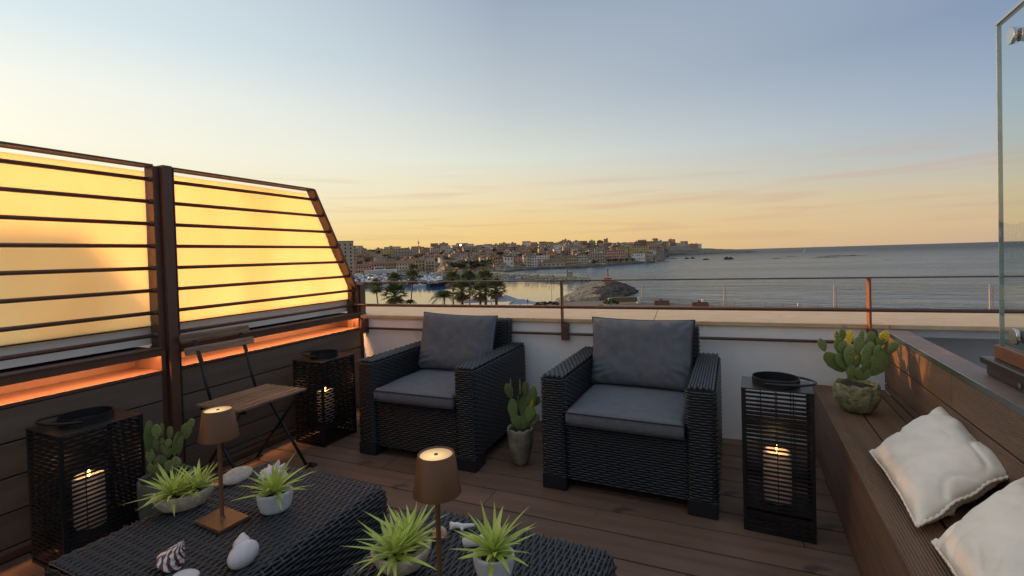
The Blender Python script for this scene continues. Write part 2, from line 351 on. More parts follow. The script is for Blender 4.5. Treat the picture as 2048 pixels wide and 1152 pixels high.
def screen(label, y0, y1, slant):
    s = thing("glass_screen", label, "screen", (0, 0, 0), 0, "frosted screens above the clad wall")
    g = MB(); zb = .880; zt = TZ - .028
    if slant:
        poly = [(y0 + .006, zb), (3.105, zb), (3.085, .93), (slant_y(zt) - .022, zt), (y0 + .006, zt)]
    else: poly = [(y0, zb), (y1 - .006, zb), (y1 - .006, zt), (y0, zt)]
    n = len(poly); vs = [(GX - .004, a, b) for a, b in poly] + [(GX + .004, a, b) for a, b in poly]
    g.add(vs, [tuple(range(n)), tuple(range(n, 2 * n))[::-1]] + [(i, (i + 1) % n, n + (i + 1) % n, n + i) for i in range(n)])
    g.build("frosted_pane", M_frost, s)
    MB().bx(GX - .012, GX + .012, y0, (3.10 if slant else y1), .873, .8795).build("bottom_channel", M_dkmetal, s)
    MB().bx(GX - .02, BX + .022, y0, (2.672 if slant else y1), TZ - .006, TZ + .004).build("top_rail", M_metal, s, bevel=.001)
    for i in range(8):
        z = 1.660 - .118 * i if i < 7 else .832
        e = (slant_y(z) - .006 if i < 7 else 3.10) if slant else y1
        b = MB(); b.tube([(BX, y0, z), (BX, e, z)], .0105, 10); b.build("bar", M_metal, s, smooth=True)
        c = MB(); yy = e if slant else y1; c.tube([(BX, yy - .022, z), (BX, yy - .002, z)], .0135, 10)
        c.build("ferrule", M_metal, s, smooth=True, angle=40)
    if slant:
        MB().bar((BX - .012, 2.668, TZ - .004), (BX - .012, 3.092, .955), .075, .020, up=(0, .88, .5)).build("slanted_post", M_metal, s, bevel=.0015)
        MB().bx(GX - .015, BX + .028, 3.082, 3.100, .62, .962).build("end_post", M_metal, s, bevel=.0015)
        MB().bx(BX - .02, BX + .04, 3.102, 3.165, .0, 1.0).build("corner_post", M_metal, s, bevel=.002)
    return s
screen("long frosted screen with seven bars, cut off by the left edge of the view", -1.6, 1.57, False)
screen("frosted screen with a slanted end, right of the tall brown post", 1.660, 3.1, True)
pp = thing("screen_post", "tall brown steel post between the two frosted screens", "post", (0, 0, 0))
MB().bx(BX - .06, BX + .045, 1.603, 1.652, 0, TZ + .004).build("flange", M_metal, pp, bevel=.002)
MB().bx(BX - .06, BX + .012, 1.571, 1.6025, 0, TZ - .002).build("web", M_metal, pp, bevel=.002)
MB().bx(BX - .06, BX + .048, 1.6525, 1.6585, 0, TZ - .002).build("cover_strip", M_dkmetal, pp, bevel=.001)
for z in (1.62, .690): MB().tube([(BX + .010, 1.587, z), (BX + .017, 1.587, z)], .007, 8).build("bolt", M_metal, pp)
# the roof edge of the house next door, whose shadow falls on the long screen
nb = thing("neighbouring_house", "gabled end of the house next door seen only as a shadow on the left screen", "house", (0, 0, 0))
def shp(y, z, d):      # a point on the pane carried d metres towards the sun
    return (GX + sdir.x * d, y + sdir.y * d, z + sdir.z * d)
pro = [(-3.0, -9), (-3.0, 1.38), (1.27, 1.375), (1.585, .965), (1.80, .70), (1.80, -9)]
n = len(pro); mb = MB(); mb.add([shp(a, b, 10.) for a, b in pro] + [Vector(shp(a, b, 10.)) + Vector((-4, 0, 0)) for a, b in pro],
    [tuple(range(n)), tuple(range(n, 2 * n))[::-1]] + [(i, (i + 1) % n, n + (i + 1) % n, n + i) for i in range(n)])
mb.build("wall", M_wall, nb)
# ================================================================== BENCH
bn = thing("built_in_bench", "long built-in bench of grooved brown composite boards along the right side", "bench", (.5195, 3.297, 0), -math.atan(.047))
bl = 4.2
def brd(name, xc, zc, w, y0, y1, face, m=M_bench, t=.022):
    # face 'z' lies flat, 'x' stands upright facing -X
    rot = (0, 0, PI / 2) if face == 'z' else (PI / 2, 0, PI / 2)
    return rb(name, (y1 - y0 - .003, w, t), m, .0015, bn, (xc, (y0 + y1) / 2, zc), rot)
MB().bx(.03, .33, -bl, -.01, .0, .345).build("frame", M_deckd, bn); MB().bx(.37, .42, -bl, -.01, -.1, .655).build("back_frame", M_deckd, bn)
for z0, z1, cuts in ((.002, .074, [-.0]), (.080, .221, []), (.227, .366, [-1.95])):
    ys = [-bl] + ([-1.95] if z0 > .2 else []) + ([-1.35] if z0 < .05 else []) + [-.005]
    for a, b in zip(ys[:-1], ys[1:]): brd("front_board", .011, (z0 + z1) / 2, z1 - z0, a, b, 'x')
for x0, x1, cut in ((-.004, .145, -2.4), (.153, .297, -1.9), (.305, .345, -1.2)):
    for a, b in ((-bl, cut), (cut, -.005)): brd("seat_board", (x0 + x1) / 2, .369 + .0, x1 - x0, a, b, 'z')
for z0, z1, cut in ((.382, .415, -2.2), (.422, .560, -1.9), (.568, .702, -.965)):
    for a, b in ((-bl, cut), (cut, -.005)): brd("back_board", .357, (z0 + z1) / 2, z1 - z0, a, b, 'x')
brd("cap_board", .398, .7125, .104, -bl, -.005, 'z', M_cap, .020)
MB().bx(.3435, .346, -bl, -.005, .700, .722).build("edge_strip", M_chrome, bn)
MB().bx(.425, .45, -bl, -.01, -.1, .70).build("outer_board", M_grey, bn)
# ---- wind screen glass on the right
gs = thing("glass_windscreen", "tall clear glass windscreen panel in a brown channel at the right edge", "windscreen", (.919, 2.20, 0), -math.atan(.047))
MB().bx(-.006, .006, -2.6, 0, .836, 1.95).build("glass_pane", M_glass, gs)
M_gedge = mat("glass edge", (.30, .36, .34), .25, var=.3, vs=20, stretch=(1, 1, .3))
MB().bx(-.0062, .0062, .0005, .004, .836, 1.95).build("glass_edge", M_gedge, gs)
MB().bx(-.010, .010, -2.6, .004, 1.9505, 1.960).build("top_trim", M_chrome, gs)
MB().bx(-.016, .016, -2.6, .018, .788, .8355).build("channel", M_rust_sunlit, gs, bevel=.002)
MB().bx(-.045, .045, -2.6, .050, .762, .7875).build("sill_cover", M_dkmetal, gs, bevel=.004)
MB().bx(-.030, .040, -2.6, .038, .7235, .7615).build("base_box", M_dkmetal, gs, bevel=.003)
for z in (.885, 1.87):
    c = MB(); c.tube([(-.006, -.115, z), (-.017, -.115, z)], .027, 24); c.build("clamp_disc", M_chrome, gs, bevel=.002)
    c = MB(); c.tube([(.006, -.115, z), (.060, -.115, z)], .021, 16); c.bx(.02, .06, -.4, -.1, z - .02, z + .02); c.build("clamp_arm", M_dkmetal if z < 1 else M_grey, gs)
MB().tube([(-.031, -.20, .742), (-.034, -.20, .742)], .008, 10).build("screw", M_screw, gs)
# ================================================================== RATTAN
def weave_mesh(name, S, LU, LV, pu=.024, pv=.0115, amp=.0026, m2=None, segs=2, stakes=True, thick=.5):
    """woven strands over the surface S(u,v)->(P,N) in metres; strands run along u and pass over and under stakes"""
    nr = max(1, int(round(LV / pv))); hv = LV / nr; nu = max(2, int(round(LU / pu))); hu = LU / nu
    ni = nu * segs + 1
    cs = ((-.41, 0), (-.22, .75), (.22, .75), (.41, 0))
    V = []; F = []; MI = []
    for j in range(nr):
        v = (j + .5) * hv
        off = len(V)
        for i in range(ni):
            u = i * hu / segs; ph = math.sin(PI * (u / hu - .5) + PI * (j % 2))
            n0 = amp * ph
            dv = 0
            P, Nn, T = S(u, v)
            for a, b in cs:
                q = P + T * (a * hv + dv) + Nn * (n0 + b * thick * hv); V.append(q)
        for i in range(ni - 1):
            for k in range(3):
                a = off + i * 4 + k; F.append((a, a + 4, a + 5, a + 1)); MI.append(0)
    if stakes:
        nj = max(2, nr)
        for i in range(nu + 1):
            u = min(max(i * hu, .001), LU - .001); off = len(V)
            for j in range(nj + 1):
                v = min(j * hv, LV - 1e-4)
                P, Nn, T = S(u, v); U = T.cross(Nn)
                w_ = .0028
                h_ = amp * .2
                V += [P - U * w_ + Nn * h_, P + Nn * (h_ + .0022), P + U * w_ + Nn * h_]
            for j in range(nj):
                for k in range(2):
                    a = off + j * 3 + k; F.append((a, a + 1, a + 4, a + 3)); MI.append(1)
    me = bpy.data.meshes.new(name); me.from_pydata([tuple(q) for q in V], [], F)
    me.materials.append(M_ratt); me.materials.append(m2 or M_ratt2)
    me.polygons.foreach_set('material_index', MI)
    me.polygons.foreach_set('use_smooth', [True] * len(F))
    return me
def plane_S(o, u, v, n):
    o = Vector(o); u = Vector(u); v = Vector(v); n = Vector(n)
    return lambda a, b: (o + u * a + v * b, n, v)
def loop_S(x0, x1, y0, y1, r, z0, closed=True, bev=0):
    """perimeter of a rounded rectangle; u goes round, v goes up"""
    pts = []
    for cx_, cy_, a0 in ((x1 - r, y0 + r, -PI / 2), (x1 - r, y1 - r, 0), (x0 + r, y1 - r, PI / 2), (x0 + r, y0 + r, PI)):
        for k in range(5):
            a = a0 + k * PI / 8; pts.append((Vector((cx_ + r * math.cos(a), cy_ + r * math.sin(a), 0)), Vector((math.cos(a), math.sin(a), 0))))
    pts.append(pts[0]); ln = [0]
    for a, b in zip(pts[:-1], pts[1:]): ln.append(ln[-1] + (b[0] - a[0]).length)
    tot = ln[-1]; Z = Vector((0, 0, 1))
    import bisect
    def S(u, v):
        u = u % tot; i = min(bisect.bisect_right(ln, u) - 1, len(ln) - 2); f = (u - ln[i]) / max(ln[i + 1] - ln[i], 1e-6)
        return (pts[i][0].lerp(pts[i + 1][0], f) + Z * (z0 + v), pts[i][1].lerp(pts[i + 1][1], f).normalized(), Z)
    return S, tot
def join_meshes(name, mes, mats):
    me = bpy.data.meshes.new(name); bm = bmesh.new()
    for q in mes: bm.from_mesh(q)
    bm.to_mesh(me); bm.free()
    for m in mats: me.materials.append(m)
    me.polygons.foreach_set('use_smooth', [True] * len(me.polygons)); return me
def arm_mesh(x0, x1, y0, y1, z0, z1):
    S, tot = loop_S(x0, x1, y0, y1, .022, z0)
    a = weave_mesh("a", S, tot, z1 - z0 - .012, .029, .0124, .0029, M_ratt3)
    r = .012
    # top: strands run front to back, the edge rolls over
    W = x1 - x0
    def T(u, v):
        x = x0 + .006 + v; e = min(v, W - .012 - v); d = max(0, .012 - e)
        return Vector((x, y0 + .006 + u, z1 - d * d * 30)), Vector((0, 0, 1)), Vector((1, 0, 0))
    b = weave_mesh("b", T, y1 - y0 - .012, W - .012, .029, .0124, .0029, M_ratt3)
    return join_meshes("rattan_weave", [a, b], [M_ratt, M_ratt3])
def cushion_mesh(w, d, h, crown=.012, seed=0, wr=.003, n=(36, 30), pinch=0.0, r=.02):
    """box cushion centred on x,y with rounded edges, crowned top and soft wrinkles"""
    nx, ny = n; V = []; F = []; idx = {}
    def pt(i, j, s):
        u = i / nx * 2 - 1; v = j / ny * 2 - 1
        k = (1 - abs(u) ** 6) ** (1 / 6.0) if abs(u) < 1 else 0; l = (1 - abs(v) ** 6) ** (1 / 6.0) if abs(v) < 1 else 0
        x = u * w / 2; y = v * d / 2
        e = min(1, (min(w / 2 - abs(x), d / 2 - abs(y))) / r); hh = math.sqrt(max(0, 1 - (1 - e) ** 2))
        c = crown * math.cos(u * PI / 2) ** .7 * math.cos(v * PI / 2) ** .7 if abs(u) < 1 and abs(v) < 1 else 0
        wz = wr * (noise.noise(Vector((x * 9, y * 9, seed + s))) + .5 * noise.noise(Vector((x * 25, y * 25, seed + 3))))
        rr = r * .35 * (1 - hh)
        return Vector((x - math.copysign(rr, x), y - math.copysign(rr, y), s * (h / 2 - r * (1 - hh)) + (c * (1 if s > 0 else -.3)) + wz * hh))
    for s in (-1, 1):
        for i in range(nx + 1):
            for j in range(ny + 1): idx[(i, j, s)] = len(V); V.append(pt(i, j, s))
    for s in (-1, 1):
        for i in range(nx):
            for j in range(ny):
                q = (idx[(i, j, s)], idx[(i + 1, j, s)], idx[(i + 1, j + 1, s)], idx[(i, j + 1, s)]); F.append(q if s > 0 else q[::-1])
    rim = [(i, 0) for i in range(nx)] + [(nx, j) for j in range(ny)] + [(nx - i, ny) for i in range(nx)] + [(0, ny - j) for j in range(ny)]
    for a, b in zip(rim, rim[1:] + rim[:1]): F.append((idx[(*a, -1)], idx[(*b, -1)], idx[(*b, 1)], idx[(*a, 1)]))
    return V, F
def pillow_mesh(w, h, t, seed=0, wr=.006, n=34, pinch=.05, flange=0, sag=.0, puff=.62):
    """knife-edge pillow in the x,z plane, thickness along y"""
    V = []; F = []; idx = {}
    for s in (-1, 1):
        for i in range(n + 1):
            for j in range(n + 1):
                u = i / n * 2 - 1; v = j / n * 2 - 1
                px_ = 1 - pinch * (1 - (1 - v * v) ** .5 if 0 else v * v) * 0
                x = u * w / 2 * (1 - pinch * (1 - u * u) * 0 - pinch * (1 - v * v) * abs(u) ** 3 * .9)
                z = v * h / 2 * (1 - pinch * (1 - u * u) * abs(v) ** 3 * .9)
                b = max(0, (1 - u ** 4) * (1 - v ** 4)); th = t / 2 * b ** puff
                cx = abs(u * v) ** 2
                wz = wr * (noise.noise(Vector((x * 8 + s, z * 8, seed))) + .6 * noise.noise(Vector((x * 20, z * 20, seed + s))))
                # tension folds that run into the corners
                ang = math.atan2(v, u); fold = 1.9 * math.sin(ang * 26 + noise.noise(Vector((u * 2, v * 2, seed))) * 6) * wr * 1.6 * abs(u) ** 3 * abs(v) ** 2 * (1.3 if v < 0 else .5) * min(1, b * 6)
                y = s * th + (wz + fold) * min(1, b * 5) - sag * (1 - u * u) * (v + 1) * 0
                idx[(i, j, s)] = len(V); V.append(Vector((x, y, z)))
    for s in (-1, 1):
        for i in range(n):
            for j in range(n):
                q = (idx[(i, j, s)], idx[(i + 1, j, s)], idx[(i + 1, j + 1, s)], idx[(i, j + 1, s)]); F.append(q if s < 0 else q[::-1])
    rim = [(i, 0) for i in range(n)] + [(n, j) for j in range(n)] + [(n - i, n) for i in range(n)] + [(0, n - j) for j in range(n)]
    rimp = [V[idx[(*a, 1)]].lerp(V[idx[(*a, -1)]], .5) for a in rim]
    for a, b in zip(rim, rim[1:] + rim[:1]): F.append((idx[(*a, 1)], idx[(*b, 1)], idx[(*b, -1)], idx[(*a, -1)]))
    return V, F, rimp
def raw(name, V, F, m, parent=None, smooth=True, loc=None, rot=None):
    mb = MB(); mb.add(V, F); return mb.build(name, m, parent, loc, rot, smooth=smooth)
W, D = .83, .80
def make_chair():
    t = thing("rattan_armchair", "x", "armchair")
    H = .578
    mesh = arm_mesh(0, .125, 0, D, .075, H)
    for x in (0, W - .125):
        a = link("armrest", mesh, t, (x, 0, 0)); stuff(a)
        MB().bx(x + .006, x + .119, .006, D - .006, .07, H - .008).build("armrest_core", M_plast, t)
    fp = weave_mesh("w", plane_S((.127, .028, .052), (1, 0, 0), (0, 0, 1), (0, -1, 0)), W - .254, .283, .029, .0124, .0029, M_ratt3)
    stuff(link("front_panel", fp, t)); MB().bx(.125, W - .125, .034, .06, .050, .335).build("front_core", M_plast, t)
    bk = weave_mesh("w", plane_S((.127, D + .002, .10), (1, 0, 0), (0, 0, 1), (0, 1, 0)), W - .254, .60, .03, .014, .0022)
    # backrest: upright frame, leaning back a little
    def BS(y, nrm):
        return lambda u, v: (Vector((.118 + u, y + .10 * v / .65, .12 + v)), Vector((0, nrm, 0)), Vector((0, .15, .99)))
    f = weave_mesh("w", BS(.655, -1), W - .236, .62, .029, .0124, .0029, M_ratt3)
    b = weave_mesh("w", BS(.735, 1), W - .236, .62, .03, .014, .0022)
    tp = weave_mesh("w", lambda u, v: (Vector((.118 + u, .752 + v, .745)), Vector((0, 0, 1)), Vector((0, 1, 0))), W - .236, .082, .029, .0124, .0029, M_ratt3)
    sd = [weave_mesh("w", (lambda s: (lambda u, v: (Vector((.116 + (W - .232) * s, .755 + .08 - u - .015 * (1 - v / .2) * 1.2, .55 + v)), Vector((2 * s - 1, 0, 0)), Vector((0, 0, 1)))))(s), .08, .195, .029, .0124, .0029, M_ratt3) for s in (0, 1)]
    stuff(link("backrest", join_meshes("backrest", [f, b, tp] + sd, [M_ratt, M_ratt3]), t))
    mb = MB(); vs = [(x, y + .10 * (z - .12) / .65, z) for x in (.122, W - .122) for z in (.10, .738) for y in (.661, .729)]
    mb.add(vs, [(0, 1, 3, 2), (4, 6, 7, 5), (0, 4, 5, 1), (2, 3, 7, 6), (0, 2, 6, 4), (1, 5, 7, 3)]); mb.build("backrest_core", M_plast, t)
    MB().bx(.125, W - .125, .06, .70, .28, .338).build("seat_base", M_plast, t)
    for x in (-.002, W - .125 - .002):
        for y in (-.002, D - .128): rb("leg", (.129, .13, .075), M_plast, .004, t, (x + .0645, y + .065, .0375))
    V, F = cushion_mesh(W - .256, .64, .078, .010, 3, .003)
    s = raw("seat_cushion", V, F, M_cush, t, loc=(W / 2, .300, .377))
    rim = []
    for x, y in ((-1, -1), (1, -1), (1, 1), (-1, 1), (-1, -1)):
        rim.append((x, y))
    a, b_ = (W - .256) / 2 - .006, .32 - .006
    pts = []
    for (x, y), (x2, y2) in zip(rim[:-1], rim[1:]):
        for k in range(12):
            f_ = k / 12; pts.append(Vector((a * (x + (x2 - x) * f_), b_ * (y + (y2 - y) * f_), .030)))
    pts.append(pts[0])
    MB().tube(pts, .0032, 6, cap=False).build("piping", M_pipe, s, smooth=True)
    MB().tube([Vector((p.x, p.y, -.030)) for p in pts], .003, 6, cap=False).build("piping", M_pipe, s, smooth=True)
    return t
def back_cushion(label, w, h, t_, seed, chair, loc, rot, lean):
    V, F, rim = pillow_mesh(w, h, t_, seed, wr=.006, pinch=.06, n=56, puff=.38)
    c = raw("back_cushion", V, F, M_cush, chair, loc=loc, rot=rot)
    MB().tube(rim + [rim[0]], .0034, 6, cap=False).build("piping", M_pipe, c, smooth=True)
    return c
ch1 = make_chair(); ch1.location = (-2.055, 2.300, 0); ch1.rotation_euler = (0, 0, math.radians(.3)); ch1.scale = (.975, 1, 1)
ch2 = copy_tree(ch1); ch2.scale = (1, 1, 1); ch2.location = (-.842, 2.282, 0); ch2.rotation_euler = (0, 0, math.radians(-1.6))
for c, l in ((ch1, "black rattan armchair with grey cushions, left of the two, nearer the orange lit wall"), (ch2, "black rattan armchair with grey cushions, right of the tall narrow cactus pot")):
    tag(c, l, "armchair", "rattan armchairs facing the coffee tables")
back_cushion("", .585, .40, .15, 5, ch1, (W / 2 - .02, .575, .605), (math.radians(-14), math.radians(2.0), math.radians(4)), 0)
back_cushion("", .600, .405, .15, 11, ch2, (W / 2 - .005, .570, .607), (math.radians(-14), math.radians(0), math.radians(-1)), 0)
# ---- low tables (hassock shape, strands run front to back and roll over the long edges)
def make_table(w, d, h):
    t = thing("rattan_table", "x", "table")
    r = .035; z0 = .03; side = h - r - z0; arc = r * PI / 2; top = w - 2 * r
    tot = 2 * side + 2 * arc + top
    def S(u, v):
        y = u
        if v < side: return Vector((0, y, z0 + v)), Vector((-1, 0, 0)), Vector((0, 0, 1))
        v2 = v - side
        if v2 < arc:
            a = v2 / r; return Vector((r - r * math.cos(a), y, h - r + r * math.sin(a))), Vector((-math.cos(a), 0, math.sin(a))), Vector((math.sin(a), 0, math.cos(a)))
        v3 = v2 - arc
        if v3 < top: return Vector((r + v3, y, h + .0 * v3)), Vector((0, 0, 1)), Vector((1, 0, 0))
        v4 = v3 - top
        if v4 < arc:
            a = v4 / r; return Vector((w - r + r * math.sin(a), y, h - r + r * math.cos(a))), Vector((math.sin(a), 0, math.cos(a))), Vector((math.cos(a), 0, -math.sin(a)))
        v5 = v4 - arc
        return Vector((w, y, h - r - v5)), Vector((1, 0, 0)), Vector((0, 0, -1))
    a = weave_mesh("a", S, d, tot, .031, .0118, .0034, thick=.48)
    ends = [weave_mesh("e", plane_S((.01, y, z0), (1, 0, 0), (0, 0, 1), (0, s, 0)), w - .02, h - z0 - .008, .031, .0118, .003) for y, s in ((0, -1), (d, 1))]
    o = link("rattan_weave", join_meshes("w", [a] + ends, [M_ratt, M_ratt2]), t); stuff(o)
    MB().bx(.006, w - .006, .006, d - .006, .03, h - .007).build("core", M_plast, t, bevel=.028)
    for x in (.04, w - .1):
        for y in (.04, d - .1): rb("leg", (.06, .06, .04), M_plast, .003, t, (x + .03, y + .03, .02))
    return t
TH = .40
tb1 = make_table(.665, .70, TH); tb1.location = (-1.700, .665, 0); tb1.scale = (.915, .965, 1); tb1.rotation_euler = (0, 0, math.radians(-1.5))
tb2 = copy_tree(tb1); tb2.location = (-.915, .585, 0); tb2.scale = (.94, .975, 1); tb2.rotation_euler = (0, 0, math.radians(-2.2))
tag(tb1, "woven black rattan coffee table holding the striped shell and two planters, nearer the clad wall", "coffee table", "rattan coffee tables")
tag(tb2, "woven black rattan coffee table holding coral pieces at the bottom edge of the view", "coffee table", "rattan coffee tables")
# ================================================================== LANTERNS
def slat_wave(L_, nper, amp, ph, thick=.003, hgt=.0042):
    """a flat metal slat whose upper and lower edges swell, along local x"""
    mb = MB(); n = nper * 6 if nper else 1; vs = []; fs = []
    for i in range(n + 1):
        x = L_ * i / n; w_ = hgt + (amp * (.5 + .5 * math.cos(2 * PI * (nper * i / n + ph))) ** 1.5 if nper else 0)
        vs += [(x, 0, -w_), (x, 0, w_), (x, thick, -w_), (x, thick, w_)]
    for i in range(n):
        a = i * 4; b = a + 4
        fs += [(a, b, b + 1, a + 1), (a + 2, a + 3, b + 3, b + 2), (a + 1, b + 1, b + 3, a + 3), (a, a + 2, b + 2, b)]
    mb.add(vs, fs); return mb.mesh("slat", M_black, fix=False)
def make_lantern(name, label, w, d, h, loc, rz, faces, grp="black metal candle lanterns", ring_at=(0, 0), handle=(0, 1)):
    t = thing("candle_lantern", label, "lantern", loc, rz, grp)
    fr = .014
    for x in (0, w - fr):
        for y in (0, d - fr): MB().bx(x, x + fr, y, y + fr, 0, h - .006).build("corner_post", M_black, t, bevel=.001)
    MB().bx(-.001, w + .001, -.001, d + .001, h - .006, h).build("top_plate", M_lantop, t, bevel=.001)
    MB().bx(fr, w - fr, .001, fr, 0, .012).build("bottom_rail", M_black, t); MB().bx(fr, w - fr, d - fr, d - .001, 0, .012).build("bottom_rail", M_black, t)
    MB().bx(.004, w - .004, .004, d - .004, .105, .109).build("candle_shelf", M_black, t)
    nrow = int(round((h - .03) / .0182)); p = (h - .03) / nrow
    for side, (o, rot, ln) in enumerate((((fr, .001, 0), 0, w - 2 * fr), ((w - .001, fr, 0), PI / 2, d - 2 * fr), ((w - fr, d - .001, 0), PI, w - 2 * fr), ((.001, d - fr, 0), -PI / 2, d - 2 * fr))):
        kind = faces[side]
        per = max(3, int(round(ln / .055)))
        if kind == 's': ms = [slat_wave(ln, 0, 0, 0, hgt=.0043)] * 2
        else: ms = [slat_wave(ln, per, p / 2 - .0034, 0, hgt=.0027), slat_wave(ln, per, p / 2 - .0034, .5, hgt=.0027)]
        for k in range(nrow):
            z = .022 + p * (k + .5)
            if kind == 'd' and z < .075: mm = slat_wave(ln, 0, 0, 0, hgt=.006) if k == 0 else mm
            else: mm = ms[k % 2]
            q = link("slat", mm, t, (o[0], o[1], z), (0, 0, rot))
        if kind == 's':
            for f in (.25, .5, .75):
                a = Matrix.Rotation(rot, 3, 'Z') @ Vector((ln * f, .003, 0)); b = Vector(o) + a
                MB().tube([(b.x, b.y, .02), (b.x, b.y, h - .01)], .0018, 6).build("wire", M_black, t)
    # ring and swing handle
    rx, ry, rr = w / 2 + ring_at[0], d / 2 + ring_at[1], .088
    prof = [(rr, 0), (rr + .003, 0), (rr + .003, .034), (rr, .034), (rr, 0)]
    MB().lathe(prof, 40, (rx, ry, h)).build("ring", M_black, t, smooth=True, angle=40)
    hp = []
    for k in range(25):
        a = math.radians(handle[0]) + PI * k / 24
        hp.append((rx + math.cos(a) * (rr + .008), ry + math.sin(a) * (rr + .008) * 1.0 + 0, h + .020 + handle[1] * math.sin(PI * k / 24) * .01))
    off = Vector((math.cos(math.radians(handle[0] + 90)), math.sin(math.radians(handle[0] + 90)), 0)) * .055
    hp = [Vector(q) + off * math.sin(PI * k / 24) for k, q in enumerate(hp)]
    MB().tube(hp, .0055, 8).build("handle", M_black, t, smooth=True)
    # glass cylinder with its candle
    cg = thing("x", "", "", (0, 0, 0)); bpy.data.objects.remove(cg)
    g = MB(); g.lathe([(.075, .110), (.075, h - .05)], 32, (w / 2, d / 2, 0)); g.f = g.f[:32]; g.mi = g.mi[:32]
    g.build("glass_cylinder", M_lglass, t, smooth=True)
    c = MB().lathe([(.001, .1105), (.052, .1105), (.054, .116), (.054, .315), (.050, .322), (.046, .318), (.035, .310), (.001, .307)], 32, (w / 2, d / 2, 0)).build("candle", M_wax, t, smooth=True)
    MB().lathe([(.0015, 0), (.0045, .006), (.0055, .013), (.003, .024), (.0005, .034)], 10, (w / 2, d / 2, .314)).build("flame", M_flame, c, smooth=True)
    l = bpy.data.lights.new("candle_light", 'POINT'); l.energy = .16; l.color = (1, .58, .28); l.shadow_soft_size = .008
    lo = bpy.data.objects.new("candle_light", l); SC.collection.objects.link(lo); lo.parent = t; lo.location = (w / 2, d / 2, .352)
    return t
M_lantop = mat("lantern top", (.018, .0175, .018), .38, spec=.5, bump=.1, bs=300, bdist=.0003)
M_lglass = glass("lantern glass", (.95, .95, .95), .02)
make_lantern("", "tall black slatted lantern with a burning candle between the right armchair and the bench", .265, .20, .612, (.088, 2.225, 0), math.radians(-4), "sdsd", ring_at=(.0, .0), handle=(-115, 1))
make_lantern("", "black lattice lantern with a candle in the corner behind the folding chair", .262, .29, .550, (-2.595, 2.300, 0), math.radians(-2), "dddd", handle=(110, 1))
make_lantern("", "large black lattice lantern with a candle, in front beside the left coffee table", .262, .29, .552, (-2.600, .975, 0), math.radians(-1), "dsdd", handle=(150, 1))
# ================================================================== FOLDING CHAIR (faces away from the wall)
fc = thing("folding_chair", "folding bistro chair with weathered wooden slats and black steel legs by the wall", "folding chair", (0, 0, 0))
y0c, y1c = 1.60, 2.02
SX0, SX1 = -2.555, -2.215
for k in range(7):
    x = SX0 + (SX1 - SX0) * (k + .5) / 7
    rb("seat_slat", (.43, .036, .014), M_teak, .002, fc, (x, 1.842, .452), (0, 0, PI / 2 - .02))
for y in (1.66, 2.02): MB().bar((SX0 - .01, y, .436), (SX1 + .005, y, .440), .006, .018).build("seat_rail", M_black, fc)
for z, xx in ((.800, -2.665), (.728, -2.640)):
    rb("back_slat", (.40, .043, .014), M_teak, .003, fc, (xx, 1.835 if z > .75 else 1.845, z), (PI / 2 - .25, 0, PI / 2 - .05))
for y in (1.71, 1.985):
    MB().bar((-2.672, y, .80), (-2.615, y, .66), .022, .005, up=(1, 0, .3)).build("back_strap", M_black, fc)
    MB().tube([(-2.620, y, .67), (-2.585, y, .55), (-2.545, y, .445)], .0075, 8).build("back_leg", M_black, fc, smooth=True)
for y in (1.655, 2.025):
    MB().tube([(-2.545, y, .440), (-2.20, y, .012)], .0085, 8).build("leg", M_black, fc, smooth=True)
    MB().tube([(-2.235, y - .012, .435), (-2.60, y - .012, .012)], .0085, 8).build("leg", M_black, fc, smooth=True)
MB().tube([(-2.210, 1.62, .014), (-2.210, 2.055, .014)], .008, 8).build("foot_bar", M_black, fc, smooth=True)
MB().tube([(-2.595, 1.62, .014), (-2.595, 2.045, .014)], .008, 8).build("foot_bar", M_black, fc, smooth=True)
MB().tube([(-2.385, 1.655, .225), (-2.385, 2.025, .225)], .006, 8).build("cross_bar", M_black, fc, smooth=True)
for y in (1.60, 2.045): MB().bx(-2.235, -2.175, y, y + .035, 0, .012).build("foot", M_plast, fc, bevel=.003)
# ================================================================== TABLE LAMPS
def depth_scale(p): return 948 / (Vector(p) - CAM_P).dot(-CAM_R.col[2])      # photo pixels per metre at p
M_diff = bpy.data.materials.new("lamp diffuser"); M_diff.use_nodes = True
t = M_diff.node_tree; t.nodes.remove(t.nodes['Principled BSDF']); e = t.nodes.new('ShaderNodeEmission')
tcn = t.nodes.new('ShaderNodeTexCoord'); gr = t.nodes.new('ShaderNodeVectorMath'); gr.operation = 'LENGTH'; mpp = t.nodes.new('ShaderNodeMapping')
mpp.inputs['Location'].default_value = (0, .010, 0); mpp.inputs['Scale'].default_value = (1, 1, 0)
t.links.new(tcn.outputs['Object'], mpp.inputs[0]); t.links.new(mpp.outputs[0], gr.inputs[0])
t.links.new(ramp(t, math_node(t, 'MULTIPLY', gr.outputs['Value'], 22), [(0, (1, .80, .42, 1)), (.35, (1, .66, .30, 1)), (.9, (.55, .36, .20, 1))]), e.inputs[0]); e.inputs[1].default_value = 1.05
t.links.new(e.outputs[0], t.nodes['Material Output'].inputs[0])
